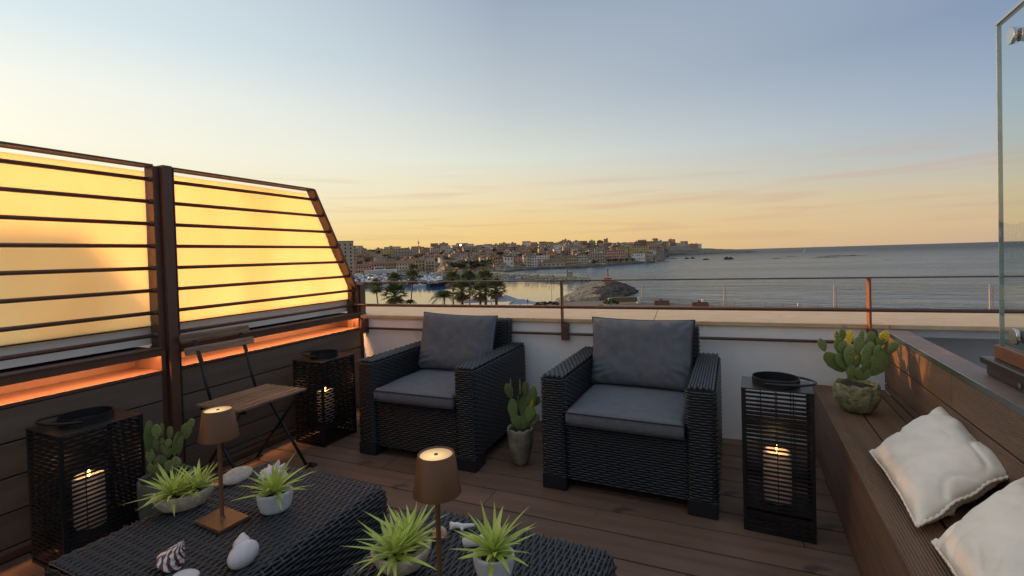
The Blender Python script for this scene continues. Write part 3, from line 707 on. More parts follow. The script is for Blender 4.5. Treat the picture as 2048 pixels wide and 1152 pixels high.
def lamp(label, x, y, rz):
    t = thing("table_lamp", label, "lamp", (x, y, TH + .0045), rz, "bronze table lamps")
    MB().box((0, 0, .007), (.132, .094, .012)).build("base", M_bronze, t, bevel=.002)
    MB().lathe([(.011, .013), (.0075, .017), (.0058, .022), (.0058, .285)], 16).build("stem", M_bronze, t, smooth=True, angle=50)
    s = MB().lathe([(.055, .262), (.0425, .349), (.0405, .3515), (.0385, .349), (.052, .263), (.055, .262)], 56).build("lamp_shade", M_bronze, t, smooth=True, angle=40)
    d = MB().lathe([(.0005, .3475), (.0385, .3475)], 48); d.f = d.f[:48]; d.mi = d.mi[:48]; d.build("diffuser", M_diff, s)
    MB().lathe([(.0365, .3478), (.037, .3495), (.0385, .3495)], 48, cap=False).build("rim_ring", M_bronze, s, smooth=True)
    MB().lathe([(.0045, .348), (.0045, .350), (.0005, .350)], 14).build("button", M_dkmetal, s)
    d = MB().lathe([(.0062, .30), (.044, .30)], 32); d.build("lower_diffuser", emit("warm diffuser", (1, .60, .26), 2.2), s)
    return t
pl1 = Vector((-1.414, .969, 0)); pl2 = atz(872, 907, .755)
lamp("bronze table lamp standing on the left coffee table between the planters", pl1.x, pl1.y, math.radians(-5))
lamp("bronze table lamp in the foreground rising in front of the armchairs", pl2.x, pl2.y, math.radians(-8))
# ================================================================== YUCCA PLANTERS
def leaf_mesh(L_, w_, curl, seed):
    r = random.Random(seed); mb = MB(); n = 6; vs = []; side = r.uniform(-.12, .12)
    for i in range(n + 1):
        s = i / n; wd = w_ * (.55 + .9 * s) * (1 - s) ** .75 if s < 1 else 0
        wd = w_ * min(1, .45 + 2.2 * s) * (1 - s ** 2.2)
        x = L_ * (s - .12 * curl * s * s); z = -curl * L_ * s * s * .5; y = side * L_ * s * s
        vs += [(x, y - wd, z + wd * .45), (x, y, z), (x, y + wd, z + wd * .45)]
    fs = []
    for i in range(n):
        a = i * 3; fs += [(a, a + 3, a + 4, a + 1), (a + 1, a + 4, a + 5, a + 2)]
    mb.add(vs, fs); return mb.mesh("leaf", M_leaf, smooth=True, fix=False)
LEAVES = [leaf_mesh(L_, w_, c, i) for i, (L_, w_, c) in enumerate(((.125, .0066, .14), (.118, .0074, .35), (.106, .0072, .6), (.134, .0062, .25), (.095, .0078, .45), (.112, .0068, .08)))]
def rosette(parent, loc, n, size, seed, upright=.5):
    r = random.Random(seed)
    MB().lathe([(.008, -.012), (.007, .004), (.002, .012)], 8, loc).build("stem", M_soil, parent, smooth=True)
    for k in range(n):
        s = k / (n - 1); a = k * 2.39996 + r.uniform(-.2, .2)
        tilt = math.radians(82 * (1 - s) ** .8 + 6 + r.uniform(-6, 6)) * (1.15 - .3 * upright)      # from the vertical
        l = link("leaf", LEAVES[r.randrange(6)], parent, Vector(loc) + Vector((0, 0, .012 * s)))
        l.rotation_euler = Euler((r.uniform(-.2, .2), -(PI / 2 - tilt), a), 'XYZ')
        sc = size * (.72 + .42 * math.sin(PI * min(1, s * .8 + .25))) * r.uniform(.85, 1.1); l.scale = (sc, sc, sc)
def oval_bowl(label, x, y, rz, lx, ly, h, m, name="planter", lift=.0, taper=.55, grp=None, soil=.8, pts=None, rim=.007, boat=0):
    t = thing(name, label, "planter", (x, y, TH + .004), rz, grp)
    def fn(q, i, k):
        # gentle hand-made unevenness, ends lifted for boat shapes
        u = q.x / lx
        return Vector((q.x, q.y, q.z + (boat * u * u * (q.z / h))))
    n = 48; pr = []
    for i in range(9):
        s = i / 8; rr = taper + (1 - taper) * math.sin(s * PI / 2) ** .8; pr.append((rr if i else taper * .9, h * s if i else 0))
    mb = MB(); prof = [(0.0001, 0)] + pr + [(1 - rim * .5 / lx, h + rim * .4), (1 - rim / lx * 1.6, h), (1 - rim * 2 / lx, h * soil)]
    mb.lathe(prof, n, (0, 0, 0), lx, ly, fn); mb.build("bowl", m, t, smooth=True)
    mb = MB(); mb.lathe([(0.0001, h * soil + .004), (.5, h * soil + .002), (1 - rim * 1.8 / lx, h * soil - .002)], 32, (0, 0, 0), lx, ly, fn); mb.f = [f for f in mb.f if len(f) == 4]; mb.mi = mb.mi[:len(mb.f)]
    mb.build("soil", M_soil, t, smooth=True)
    for k, (dx, dy, nn, sz, up) in enumerate(pts): rosette(t, (dx, dy, h * soil + .006), nn, sz, int(x * -1000) + k, up)
    return t
a_, b_ = atz(306, 1012, .435), atz(426, 978, .445)
c_ = (a_ + b_) / 2; rz = math.atan2(b_.y - a_.y, b_.x - a_.x); lx = (b_ - a_).length / 2
oval_bowl("beige stone bowl with two spiky green plants on the left coffee table", c_.x, c_.y, rz, lx * 1.04, .050, .053, M_potb, boat=.008, pts=[(-lx * .34, -.004, 46, .93, .5), (lx * .5, .004, 34, .85, .8)], grp="stone bowls holding two plants each")
a_, b_ = atz(514, 1003, .45), atz(586, 985, .45); c_ = (a_ + b_) / 2; rz = math.atan2(b_.y - a_.y, b_.x - a_.x)
oval_bowl("pale grey oval cement planter with one spiky plant, in front of the white conch", c_.x, c_.y, rz, (b_ - a_).length / 2 * 1.03, .036, .062, M_potg, taper=.72, pts=[(-.004, 0, 46, .92, .75)], grp="grey cement planters")
a_, b_ = atz(742, 1118, .44), atz(864, 1100, .44); c_ = (a_ + b_) / 2
oval_bowl("beige stone bowl with two spiky plants, before the foreground lamp", c_.x, c_.y, math.radians(35), .076, .060, .050, M_potb, boat=.008, pts=[(-.016, -.022, 48, .92, .45), (.018, .024, 38, .95, .9)], grp="stone bowls holding two plants each")
c_ = atz(988, 1118, .45)
oval_bowl("grey cement planter with one upright spiky plant at the bottom edge of the view", c_.x, c_.y, math.radians(20), .052, .042, .060, M_potg, taper=.72, pts=[(0, 0, 46, .98, .9)], grp="grey cement planters")
# ================================================================== SHELLS, CORAL, STONE
def spiral_shell(name, label, cat, loc, rot, turns, growth, r0, stepz, m, n=110, k=12, sc=1.0, squash=1.0):
    mb = MB(); vs = []; fs = []
    for i in range(n + 1):
        a = turns * 2 * PI * i / n; g = growth ** (turns * i / n)
        rr = r0 * g; c = Vector((math.cos(a), math.sin(a), 0)) * rr * .95; c.z = -stepz * rr
        for j in range(k):
            b = 2 * PI * j / k; q = c + Vector((math.cos(a), math.sin(a), 0)) * math.cos(b) * rr * 1.05 + Vector((0, 0, 1)) * math.sin(b) * rr * 1.15 * squash
            vs.append(q * sc)
    for i in range(n):
        for j in range(k): fs.append((i * k + j, i * k + (j + 1) % k, (i + 1) * k + (j + 1) % k, (i + 1) * k + j))
    fs.append(tuple(range(n * k, (n + 1) * k)))
    mb.add(vs, fs); o = mb.build(name, m, None, loc, rot, smooth=True); return tag(o, label, cat)
M_stripe = bpy.data.materials.new("striped shell"); M_stripe.use_nodes = True; t = M_stripe.node_tree; p = t.nodes['Principled BSDF']; p.inputs['Roughness'].default_value = .35
tcn = t.nodes.new('ShaderNodeTexCoord'); sp = t.nodes.new('ShaderNodeSeparateXYZ'); t.links.new(tcn.outputs['Object'], sp.inputs[0])
an = math_node(t, 'ARCTAN2', sp.outputs[1], sp.outputs[0]); nn = t.nodes.new('ShaderNodeTexNoise'); nn.inputs['Scale'].default_value = 55; t.links.new(tcn.outputs['Object'], nn.inputs[0])
ph = math_node(t, 'ADD', math_node(t, 'ADD', math_node(t, 'MULTIPLY', an, 7), math_node(t, 'MULTIPLY', sp.outputs[2], 330)), math_node(t, 'MULTIPLY', nn.outputs[0], 5.5))
t.links.new(ramp(t, math_node(t, 'ADD', math_node(t, 'MULTIPLY', math_node(t, 'SINE', ph), .5), .5), [(.45, (.74, .68, .62, 1)), (.58, (.13, .035, .045, 1))]), p.inputs['Base Color'])
c_ = atz(340, 1122, .42)
mb = MB(); prof = []
for i in range(25):                                     # stepped cone of a top shell
    s = i / 24; r_ = .0395 * (1 - s) + .0025; st_ = .0022 * math.sin(s * 2 * PI * 5); prof.append((r_ + st_, .064 * s))
mb.lathe([(.001, .002), (.024, -.004), (.036, -.003)] + prof + [(.0005, .066)], 40)
o = mb.build("top_shell", M_stripe, None, (c_.x, c_.y, TH + .018), (math.radians(-12), math.radians(33), 0), smooth=True)
o.scale = (.80, .80, 1.05)
tag(o, "purple and white striped conical sea shell on the left coffee table", "sea shell")
c_ = atz(482, 1118, .415)
mb = MB()
def shell_lump(mb, c, s, ang, tilt=0, n=20):
    for_v = []; M = Matrix.Rotation(ang, 3, 'Z') @ Matrix.Rotation(tilt, 3, 'Y')
    vs = []; fs = []
    for i in range(n + 1):
        f = PI * i / n
        for k in range(24):
            a = 2 * PI * k / 24; d = Vector((math.sin(f) * math.cos(a), math.sin(f) * math.sin(a), math.cos(f)))
            rdg = 1 + .012 * math.sin(f * 22)
            vs.append(Vector(c) + M @ Vector((d.x * s[0] * rdg, d.y * s[1] * rdg, d.z * s[2])))
    for i in range(n):
        for k in range(24): fs.append((i * 24 + k, i * 24 + (k + 1) % 24, (i + 1) * 24 + (k + 1) % 24, (i + 1) * 24 + k))
    mb.add(vs, fs)
mb = MB(); Mv = lambda x, y, z: (x, y, z)
shell_lump(mb, (.006, -.004, 0), (.031, .040, .030), -.25); shell_lump(mb, (-.016, .016, .008), (.021, .026, .020), .5); shell_lump(mb, (-.025, .028, .012), (.013, .015, .013), .5); shell_lump(mb, (-.031, .037, .015), (.007, .008, .007), .5)
o = mb.build("whelk_shell", M_shellw, None, (c_.x + .002, c_.y + .004, TH + .030), (math.radians(14), 0, math.radians(8)), smooth=True); tag(o, "large smooth white whelk shell in front of the lamp on the left coffee table", "sea shell")
c_ = atz(372, 1158, .40)
mb = MB(); shell_lump(mb, (0, 0, .004), (.034, .024, .010), .3); o = mb.build("flat_shell", M_shellw, None, (c_.x, c_.y, TH + .004), smooth=True); tag(o, "flat white shell at the very bottom edge, right of the striped shell", "sea shell")
a_, b_ = atz(447, 970, .415), atz(500, 936, .425); c_ = (a_ + b_) / 2
mb = MB(); shell_lump(mb, (0, 0, 0), ((b_ - a_).length / 2 * 1.1, .034, .015), 0, 0); o = mb.build("flat_stone", M_pebb, None, (c_.x, c_.y, TH + .023), (math.radians(28), 0, math.atan2(b_.y - a_.y, b_.x - a_.x)), smooth=True)
tag(o, "long flat beige stone leaning behind the lamp on the left coffee table", "stone")
c_ = atz(548, 958, .42); mb = MB()
r5 = random.Random(5)
shell_lump(mb, (0, 0, .008), (.050, .030, .028), .4, .2)
for k in range(7):
    a = k * .9; d = Vector((math.cos(a), math.sin(a) * .7, .5 + .4 * math.sin(k))).normalized(); p0 = Vector((0, 0, .008)) + d * .022; mb.tube([p0, p0 + d * .018, p0 + d * .032], [.014, .008, .002], 8)
o = mb.build("conch_shell", M_shellw, None, (c_.x, c_.y, TH + .025), smooth=True); tag(o, "knobbly white conch shell behind the grey planter", "sea shell")
def coral(label, pts, rr, c, rz, twigs):
    mb = MB(); mb.tube(pts, rr, 10)
    for a, b, r_ in twigs: mb.tube([a, (Vector(a) + Vector(b)) / 2 + Vector((0, 0, .002)), b], [r_, r_ * .9, r_ * .6], 8)
    o = mb.build("coral_piece", M_coral, None, (c.x, c.y, TH + .010), (0, 0, rz), smooth=True); tag(o, label, "coral")
c_ = atz(926, 1055, .41)
coral("slender white coral branch lying at the far edge of the right coffee table", [(-.034, 0, 0), (-.02, .002, .004), (0, 0, .003), (.018, .004, .005), (.034, .006, .006)], [.010, .0085, .0075, .006, .0045], c_, math.radians(12), [((-.032, 0, 0), (-.040, .008, .006), .008), ((-.005, 0, 0), (.002, -.012, -.002), .006), ((-.03, 0, 0), (-.036, -.010, -.003), .006)])
c_ = atz(953, 1087, .41)
coral("thicker white coral piece lying behind the spiky plant of the right coffee table", [(-.034, 0, 0), (-.018, 0, .006), (.004, .002, .005), (.022, .006, .008)], [.014, .015, .013, .008], c_, math.radians(18), [((.0, 0, .004), (.012, .018, .010), .009), ((.02, .005, .008), (.046, .014, .014), .008)])
c_ = atz(880, 1074, .415)
spiral_shell("snail_shell", "small round orange brown snail shell beside the foreground lamp stem", "sea shell", (c_.x, c_.y, TH + .022), (math.radians(60), 0, math.radians(20)), 2.6, 1.9, .0035, .9, M_shello, n=60, k=12, sc=.72)
# ================================================================== PRICKLY PEARS
def pad_mesh(seed, m):
    r = random.Random(seed); vs = []; fs = []; n = 14; k = 20
    for i in range(n + 1):
        f = PI * i / n
        for j in range(k):
            a = 2 * PI * j / k; x = math.sin(f) * math.cos(a); y = math.sin(f) * math.sin(a); z = -math.cos(f)
            wd = (.62 + .38 * (z + 1) / 2) if z < .3 else .87
            taper = 1 - .38 * max(0, (-z)) ** 1.3
            q = Vector((x * .5 * taper, y * .5 * taper, (z + 1) / 2))
            nz_ = noise.noise(Vector((x * 1.5, z * 2, seed * 3))) * .16; q.x *= 1 + nz_; q.y += .12 * noise.noise(Vector((x * 2, z * 2, seed))); vs.append(q)
    for i in range(n):
        for j in range(k): fs.append((i * k + j, i * k + (j + 1) % k, (i + 1) * k + (j + 1) % k, (i + 1) * k + j))
    mb = MB(); mb.add(vs, fs); return mb.mesh("pad", m, smooth=True)
PADS = {0: [pad_mesh(i, M_cact) for i in range(4)], 1: [pad_mesh(i, M_cact_sunlit) for i in range(2)]}
def areoles(pad, w_, th, L_, r):
    mb = MB(); 
    for i in range(3):
        for j in range(4):
            x = (i - 1) * .27 + (.12 if j % 2 else 0); z = .22 + j * .19
            rr = 1 - ((x / .5) ** 2 + ((z - .5) / .5) ** 2)
            if rr < .1: continue
            y = .5 * math.sqrt(rr) * .93
            for s in (-1, 1):
                c = Vector((x, s * y, z)); e_ = Vector((x, s * (y + .02), z))
                a_ = .0026 / w_; b_ = .0026 / L_; d_ = .0030 / th
                mb.add([c + Vector((-a_, 0, 0)), c + Vector((0, 0, b_)), c + Vector((a_, 0, 0)), c + Vector((0, 0, -b_)), c + Vector((0, s * d_ * 1.4, 0))], [(0, 1, 4), (1, 2, 4), (2, 3, 4), (3, 0, 4)])
    stuff(mb.build("areoles", M_thorn, pad))
def cactus(label, base, zoom, pads, potprof, potmat, soilz, seed, ruff=.0, lumps=0, petal=0):
    """base: pot foot; pads traced as (x0,y0,x1,y1,width,sunlit paint); each stands at its own depth in the clump"""
    r = random.Random(seed); t = thing("potted_prickly_pear", label, "cactus", base, 0, "prickly pears in stone pots")
    sc, ox, oy = zoom; ppm = depth_scale(base)
    right = Vector((CAM_R.col[0].x, CAM_R.col[0].y, 0)).normalized(); fwd = Vector((-right.y, right.x, 0))
    def fn(q, i, k):
        h = q.z; d = Vector((q.x, q.y, 0)); l_ = d.length
        if l_ > .001:
            nn_ = noise.noise(Vector((q.x * 30, q.y * 30, q.z * 30 + seed))) + .35 * noise.noise(Vector((q.x * 90, q.y * 90, q.z * 90)))
            if petal: nn_ += .6 * abs(math.sin(math.atan2(q.y, q.x) * 5 + (1.57 if int(q.z / .022) % 2 else 0))) * ((q.z / .022) % 1 - .3)
            q = q + d / l_ * lumps * nn_ * (1 if i < len(potprof) - 3 else .3)
            if i >= len(potprof) - 4: q = q + Vector((0, 0, ruff * (math.sin(math.atan2(q.y, q.x) * 9) + noise.noise(Vector((q.x * 60, q.y * 60, 3))))))
        return q
    MB().lathe(potprof, 72, (0, 0, 0), fn=fn).build("pot", potmat, t, smooth=True)
    rs = potprof[-2][0]; mb = MB(); mb.lathe([(.0005, soilz + .004), (rs * .6, soilz + .002), (rs * 1.02, soilz)], 24); mb.f = [f for f in mb.f if len(f) == 4]; mb.mi = mb.mi[:len(mb.f)]; mb.build("soil", M_soil, t, smooth=True)
    pb = Vector((948 * (Vector(base) - CAM_P).dot(CAM_R.col[0]), 0, 0))
    def un(px_, py_, dep):
        rr = ray(px_, py_); P0 = Vector(base) + fwd * dep; tt = (P0 - CAM_P).dot(fwd) / rr.dot(fwd); return CAM_P + rr * tt - Vector(base)
    for i, (x0, y0, x1, y1, wd, yl) in enumerate(pads):
        low = min(1, max(0, (y0 - min(q[1] for q in pads)) / (max(q[1] for q in pads) - min(q[1] for q in pads))))
        dep = r.uniform(-.4, .4) * rs * (1.15 - .5 * low)
        a = un(ox + x0 / sc, oy + y0 / sc, dep); b = un(ox + x1 / sc, oy + y1 / sc, dep + r.uniform(-.008, .008))
        L_ = (b - a).length; w_ = wd / sc / ppm; edge_on = w_ < L_ * .32; th = min(.012, max(.007, w_ * .24))
        zax = (b - a).normalized(); xax = right
        yaw = math.radians(r.uniform(-20, 20))
        if edge_on: w2, yaw = max(.5 * L_, .03), math.radians(90 + r.uniform(-8, 8)); th = min(th, w_)
        else: w2 = 1.14 * w_ / max(.82, math.cos(yaw))
        xax = (xax - zax * xax.dot(zax)).normalized(); xax = (Matrix.Rotation(yaw, 3, zax) @ xax); yax = zax.cross(xax)
        p = link("pad", PADS[yl][r.randrange(len(PADS[yl]))], t)
        M = Matrix((xax * w2, yax * th, zax * L_ * 1.06)).transposed().to_4x4(); M.translation = a - zax * L_ * .04
        p.matrix_local = M
        areoles(p, w2, th, L_, r)
    return t
padsR = [(540, 945, 500, 855, 50, 0), (670, 1090, 545, 955, 85, 0), (690, 1070, 625, 965, 80, 0), (700, 980, 622, 862, 82, 0), (715, 1050, 712, 905, 92, 0), (628, 880, 622, 800, 30, 0), (668, 870, 662, 782, 54, 0), (712, 893, 722, 796, 56, 1), (772, 965, 785, 842, 66, 0), (752, 1075, 768, 945, 66, 0),
         (722, 1150, 732, 1045, 74, 0), (820, 1065, 878, 880, 92, 0), (798, 880, 808, 796, 44, 0), (858, 890, 888, 806, 76, 0), (915, 912, 962, 840, 62, 0), (945, 890, 985, 798, 80, 1), (958, 935, 964, 905, 26, 1), (862, 1110, 992, 950, 122, 0), (1000, 955, 1062, 873, 62, 0), (800, 1150, 812, 1062, 100, 0), (762, 1000, 768, 950, 30, 1), (900, 1090, 870, 1000, 80, 0), (740, 1120, 690, 1010, 72, 0), (830, 1125, 852, 1010, 84, 0), (905, 1000, 932, 900, 72, 0), (680, 965, 655, 880, 62, 0), (780, 1150, 762, 1060, 72, 0), (835, 965, 846, 850, 62, 0)]
bR = atz(1713, 822, .381); pR = depth_scale(bR)
cactus("prickly pear with some pads painted sunlit yellow, in a mossy pot on the bench seat", bR, (3.6, 1500, 440), padsR,
       [(.001, 0), (.048, .001), (.066, .012), (.084, .040), (.094, .075), (.0965, .105), (.094, .128), (.091, .140), (.084, .141), (.081, .132), (.080, .118)], M_potm, .124, 3, ruff=.004, lumps=.009)
padsM = [(985, 748, 980, 668, 76, 0), (945, 690, 935, 570, 56, 0), (995, 668, 1000, 556, 48, 0), (928, 565, 903, 482, 46, 0), (925, 540, 925, 450, 14, 0), (965, 640, 970, 538, 26, 0), (982, 550, 978, 455, 14, 0), (1010, 560, 1012, 470, 36, 0), (1025, 700, 1046, 608, 52, 0), (1045, 620, 1058, 498, 46, 0), (1045, 630, 1062, 570, 30, 1), (1020, 720, 1088, 662, 46, 0), (1065, 610, 1090, 556, 30, 0), (1000, 740, 1030, 640, 50, 0), (960, 740, 940, 640, 44, 0)]
bM = atz(1042, 926, 0)
cactus("small prickly pear in a tall narrow carved pot between the armchairs", bM, (2.88, 700, 600), padsM,
       [(.001, 0), (.034, .001), (.044, .012), (.056, .06), (.068, .12), (.073, .165), (.074, .195), (.0745, .208), (.067, .209), (.065, .20), (.064, .19)], M_pots, .195, 5, ruff=.004, lumps=.004, petal=1)
padsL = [(62, 345, 60, 142, 22, 0), (112, 265, 110, 165, 58, 0), (145, 250, 148, 158, 18, 0), (100, 365, 95, 262, 68, 0), (66, 430, 70, 328, 56, 0), (150, 310, 150, 258, 42, 0), (203, 265, 203, 178, 52, 0), (180, 325, 202, 262, 42, 0), (155, 360, 155, 305, 38, 0), (192, 385, 188, 318, 54, 0), (235, 375, 258, 215, 20, 0), (265, 370, 282, 245, 22, 0), (305, 262, 322, 158, 74, 0), (338, 190, 358, 126, 48, 0), (135, 465, 140, 375, 68, 0), (188, 490, 200, 408, 64, 0), (245, 460, 245, 383, 64, 0), (110, 530, 110, 438, 64, 0), (150, 550, 155, 468, 74, 0), (285, 480, 298, 432, 40, 0), (210, 540, 215, 470, 60, 0), (75, 500, 68, 430, 50, 0)]
bL = Vector((-2.36, 1.48, 0)); bL = Vector((-2.22, 0, 0)); r_ = ray(334, 1000); k_ = (-2.22) / r_.x; bL.y = r_.y * k_; zl = 1.2 + r_.z * k_
zpot = max(.12, 1.2 + (ray(334, 950) * (-2.22 / ray(334, 950).x)).z)
cactus("prickly pear of many small pads in a grey pot beside the large front lantern", bL, (3.388, 280, 800), padsL,
       [(.001, 0), (.07, .001), (.085, .02), (.098, zpot * .5), (.102, zpot * .85), (.100, zpot), (.091, zpot + .001), (.088, zpot - .01), (.087, zpot - .02)], M_potd, zpot - .012, 8, ruff=.002, lumps=.003)
# ================================================================== LINEN PILLOWS
def patch_pillow(label, A, B, Cc, Dd, t_, seed, n=56):
    """A,B,C,D corners in order; a plump linen pillow spanning them, with a flange and creases"""
    A, B, Cc, Dd = map(Vector, (A, B, Cc, Dd)); N_ = ((Cc - A).cross(B - Dd)).normalized()
    if N_.z < 0: N_ = -N_
    V = []; F = []; idx = {}
    for s in (-1, 1):
        for i in range(n + 1):
            for j in range(n + 1):
                u = i / n; v = j / n; uu = 2 * u - 1; vv = 2 * v - 1
                pin = .055
                u2 = .5 + (u - .5) * (1 - pin * (1 - vv * vv) * abs(uu)); v2 = .5 + (v - .5) * (1 - pin * (1 - uu * uu) * abs(vv))
                P = A.lerp(B, v2).lerp(Dd.lerp(Cc, v2), u2)
                b = max(0, (1 - abs(uu) ** 3) * (1 - abs(vv) ** 3)); th = t_ / 2 * b ** .55
                q = Vector((u * 2.4, v * 2.4, seed))
                fe = math.exp(-((1 - v) / .16) ** 2) + .8 * math.exp(-((1 - u) / .12) ** 2) * (v < .35); w1 = fe * (.008 * math.sin(u * 17 + 3 * noise.noise(q)) + .006 * noise.noise(Vector((u * 12, v * 12, seed)))) + noise.noise(q * 1.1) * .008 + noise.noise(Vector((u * 3.2 + v * 1.4, v * 7 - u * 3, seed + 2))) * .005 + noise.noise(Vector((u * 16, v * 5, seed + 4))) * .0016
                # a few sharp tension creases near edges
                cr = abs(noise.noise(Vector((u * 3.1 + 5, v * 3.1, seed * 2)))); crease = -.012 * max(0, 1 - cr * 9) * (abs(uu) ** 2 + abs(vv) ** 2)
                V.append(P + N_ * (s * th + (w1 + crease) * min(1, b * 3) + .004 * math.sin(18 * (u + v) + seed) * (1 - min(1, b * 2)) ))
                idx[(i, j, s)] = len(V) - 1
    for s in (-1, 1):
        for i in range(n):
            for j in range(n): F.append((idx[(i, j, s)], idx[(i + 1, j, s)], idx[(i + 1, j + 1, s)], idx[(i, j + 1, s)]))
    rim = [(i, 0) for i in range(n)] + [(n, j) for j in range(n)] + [(n - i, n) for i in range(n)] + [(0, n - j) for j in range(n)]
    for a, b in zip(rim, rim[1:] + rim[:1]): F.append((idx[(*a, 1)], idx[(*b, 1)], idx[(*b, -1)], idx[(*a, -1)]))
    o = raw("linen_pillow", V, F, M_linen); tag(o, label, "pillow", "natural linen pillows on the bench")
    pts = []
    for k, a in enumerate(rim + rim[:1]):
        pts.append(V[idx[(*a, 1)]].lerp(V[idx[(*a, -1)]], .5) + N_ * (.0015 * math.sin(k * 1.9)))
    MB().tube(pts, [.0042 + .0012 * math.sin(k * 2.1) for k in range(len(pts))], 6, cap=False).build("frayed_seam", M_linen, o, smooth=True)
    return o
patch_pillow("whole square linen pillow with a crumpled corner lying on the bench", atz(1741, 905, .405), atz(1886, 812, .525), atz(2036, 942, .500), atz(1836, 1056, .400), .125, 2)
patch_pillow("linen pillow at the bottom right, cut off by the corner of the view", atz(1866, 1085, .40), atz(2062, 952, .53), atz(2290, 1140, .52), atz(2010, 1330, .40), .125, 9)
# ================================================================== SEA, LAND
S = -15.0; G = S + 2.0
def proj(p):
    v = CAM_R.transposed() @ (Vector(p) - CAM_P); return 1024 + 948 * v.x / -v.z, 528 - 948 * v.y / -v.z
def hory(px): return 511.6 - .0286 * (px - 1024)
def hdir(px):
    r = ray(px, hory(px)); r.z = 0; return r.normalized()
M_sea = bpy.data.materials.new("sea water"); M_sea.use_nodes = True; t = M_sea.node_tree; p = t.nodes['Principled BSDF']
p.inputs['Base Color'].default_value = (.032, .088, .145, 1); p.inputs['IOR'].default_value = 1.33; p.inputs['Roughness'].default_value = .12
tcn = t.nodes.new('ShaderNodeTexCoord'); sp = t.nodes.new('ShaderNodeSeparateXYZ'); t.links.new(tcn.outputs['Object'], sp.inputs[0])
def seanoise(scale, st, det=4, rot=.35):
    mp_ = t.nodes.new('ShaderNodeMapping'); mp_.inputs['Scale'].default_value = st; mp_.inputs['Rotation'].default_value = (0, 0, rot); t.links.new(tcn.outputs['Object'], mp_.inputs[0])
    n_ = t.nodes.new('ShaderNodeTexNoise'); n_.inputs['Scale'].default_value = scale; n_.inputs['Detail'].default_value = det; n_.inputs['Roughness'].default_value = .6; t.links.new(mp_.outputs[0], n_.inputs[0]); return n_.outputs[0]
ratio = math_node(t, 'DIVIDE', sp.outputs[0], math_node(t, 'MAXIMUM', sp.outputs[1], 1.0))
big = seanoise(.012, (1, 1, 1), 3)
ratio = math_node(t, 'ADD', ratio, math_node(t, 'MULTIPLY', math_node(t, 'SUBTRACT', big, .5), .16))
r0 = ray(1150, 560); rr0 = r0.x / r0.y
def smap(v, a, b, c=0, d=1):
    m = t.nodes.new('ShaderNodeMapRange'); m.interpolation_type = 'SMOOTHSTEP'
    for i, q in enumerate((a, b, c, d)): m.inputs[i + 1].default_value = q
    t.links.new(v, m.inputs[0]); return m.outputs[0]
rough1 = smap(ratio, rr0 - .05, rr0 + .10); far = smap(sp.outputs[1], 330, 480)
open_ = math_node(t, 'MAXIMUM', rough1, far)                     # 0 in the sheltered basin, 1 on the open sea
wv = math_node(t, 'ADD', math_node(t, 'MULTIPLY', seanoise(.32, (.5, 1, 1), 5), 1.0), math_node(t, 'MULTIPLY', seanoise(1.6, (.6, 1, 1), 3, .1), .3))
patch = math_node(t, 'MULTIPLY', ramp(t, seanoise(.010, (.35, 1.6, 1), 4, .1), [(.38, (.35, .35, .35, 1)), (.62, (1, 1, 1, 1))]), ramp(t, seanoise(.10, (.45, 1.0, 1), 5, .2), [(.35, (.15, .15, .15, 1)), (.65, (1, 1, 1, 1))]))
bp = t.nodes.new('ShaderNodeBump'); bp.inputs['Distance'].default_value = 1.0
t.links.new(math_node(t, 'MULTIPLY', wv, math_node(t, 'MULTIPLY', patch, smap(open_, 0, 1, .03, 7))), bp.inputs['Height']); t.links.new(bp.outputs[0], p.inputs['Normal'])
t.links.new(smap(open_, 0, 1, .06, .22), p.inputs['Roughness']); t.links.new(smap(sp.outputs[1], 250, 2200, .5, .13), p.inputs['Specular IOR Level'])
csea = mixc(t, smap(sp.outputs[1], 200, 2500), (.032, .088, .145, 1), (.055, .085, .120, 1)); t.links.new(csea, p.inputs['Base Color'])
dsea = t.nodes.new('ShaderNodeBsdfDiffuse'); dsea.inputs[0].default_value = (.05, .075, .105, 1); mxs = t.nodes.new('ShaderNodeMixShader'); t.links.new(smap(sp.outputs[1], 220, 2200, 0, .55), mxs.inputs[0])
t.links.new(p.outputs[0], mxs.inputs[1]); t.links.new(dsea.outputs[0], mxs.inputs[2]); t.links.new(mxs.outputs[0], t.nodes['Material Output'].inputs[0])
mb = MB(); ys = [60, 120, 200, 400, 900, 2500, 8000, 40000]; 
mb.add([(-60000, -3000, S), (60000, -3000, S), (60000, 60000, S), (-60000, 60000, S)], [(0, 1, 2, 3)])
struct(mb.build("sea", M_sea, fix=False))
M_land = mat("scrub hillside", (.20, .155, .10), .95, c2=(.075, .065, .04), vs=.05, det=6)
M_cliff = mat("limestone cliff", (.27, .22, .155), .95, c2=(.10, .085, .06), vs=.09, det=8, bump=1, bs=.4, bdist=2)
M_quay = mat("concrete quay", (.34, .31, .26), .9, var=.12, vs=.2)
M_prom = mat("promenade paving", (.14, .12, .10), .9, var=.1, vs=.3)
shoreT = [(200, 600), (500, 582), (700, 566), (860, 562), (885, 553), (960, 548), (1000, 545), (1027, 538.5), (1071, 535.6), (1129, 533), (1171, 532), (1235, 526.7), (1303, 522.6), (1329, 518.5), (1333, 511.3), (1400, 508.6), (1440, 507.2), (1490, 505), (1514, 503.6)]
crestT = [(200, 525), (700, 503), (789, 501), (900, 499), (1022, 495), (1077, 493), (1118, 489), (1166, 489), (1221, 490), (1289, 491), (1337, 492), (1399, 495.5), (1404, 497), (1460, 498.6), (1500, 500.5), (1514, 502.4)]
def interp(T, x):
    if x <= T[0][0]: return T[0][1]
    for (a, b), (c, d) in zip(T[:-1], T[1:]):
        if x <= c: return b + (d - b) * (x - a) / (c - a)
    return T[-1][1]
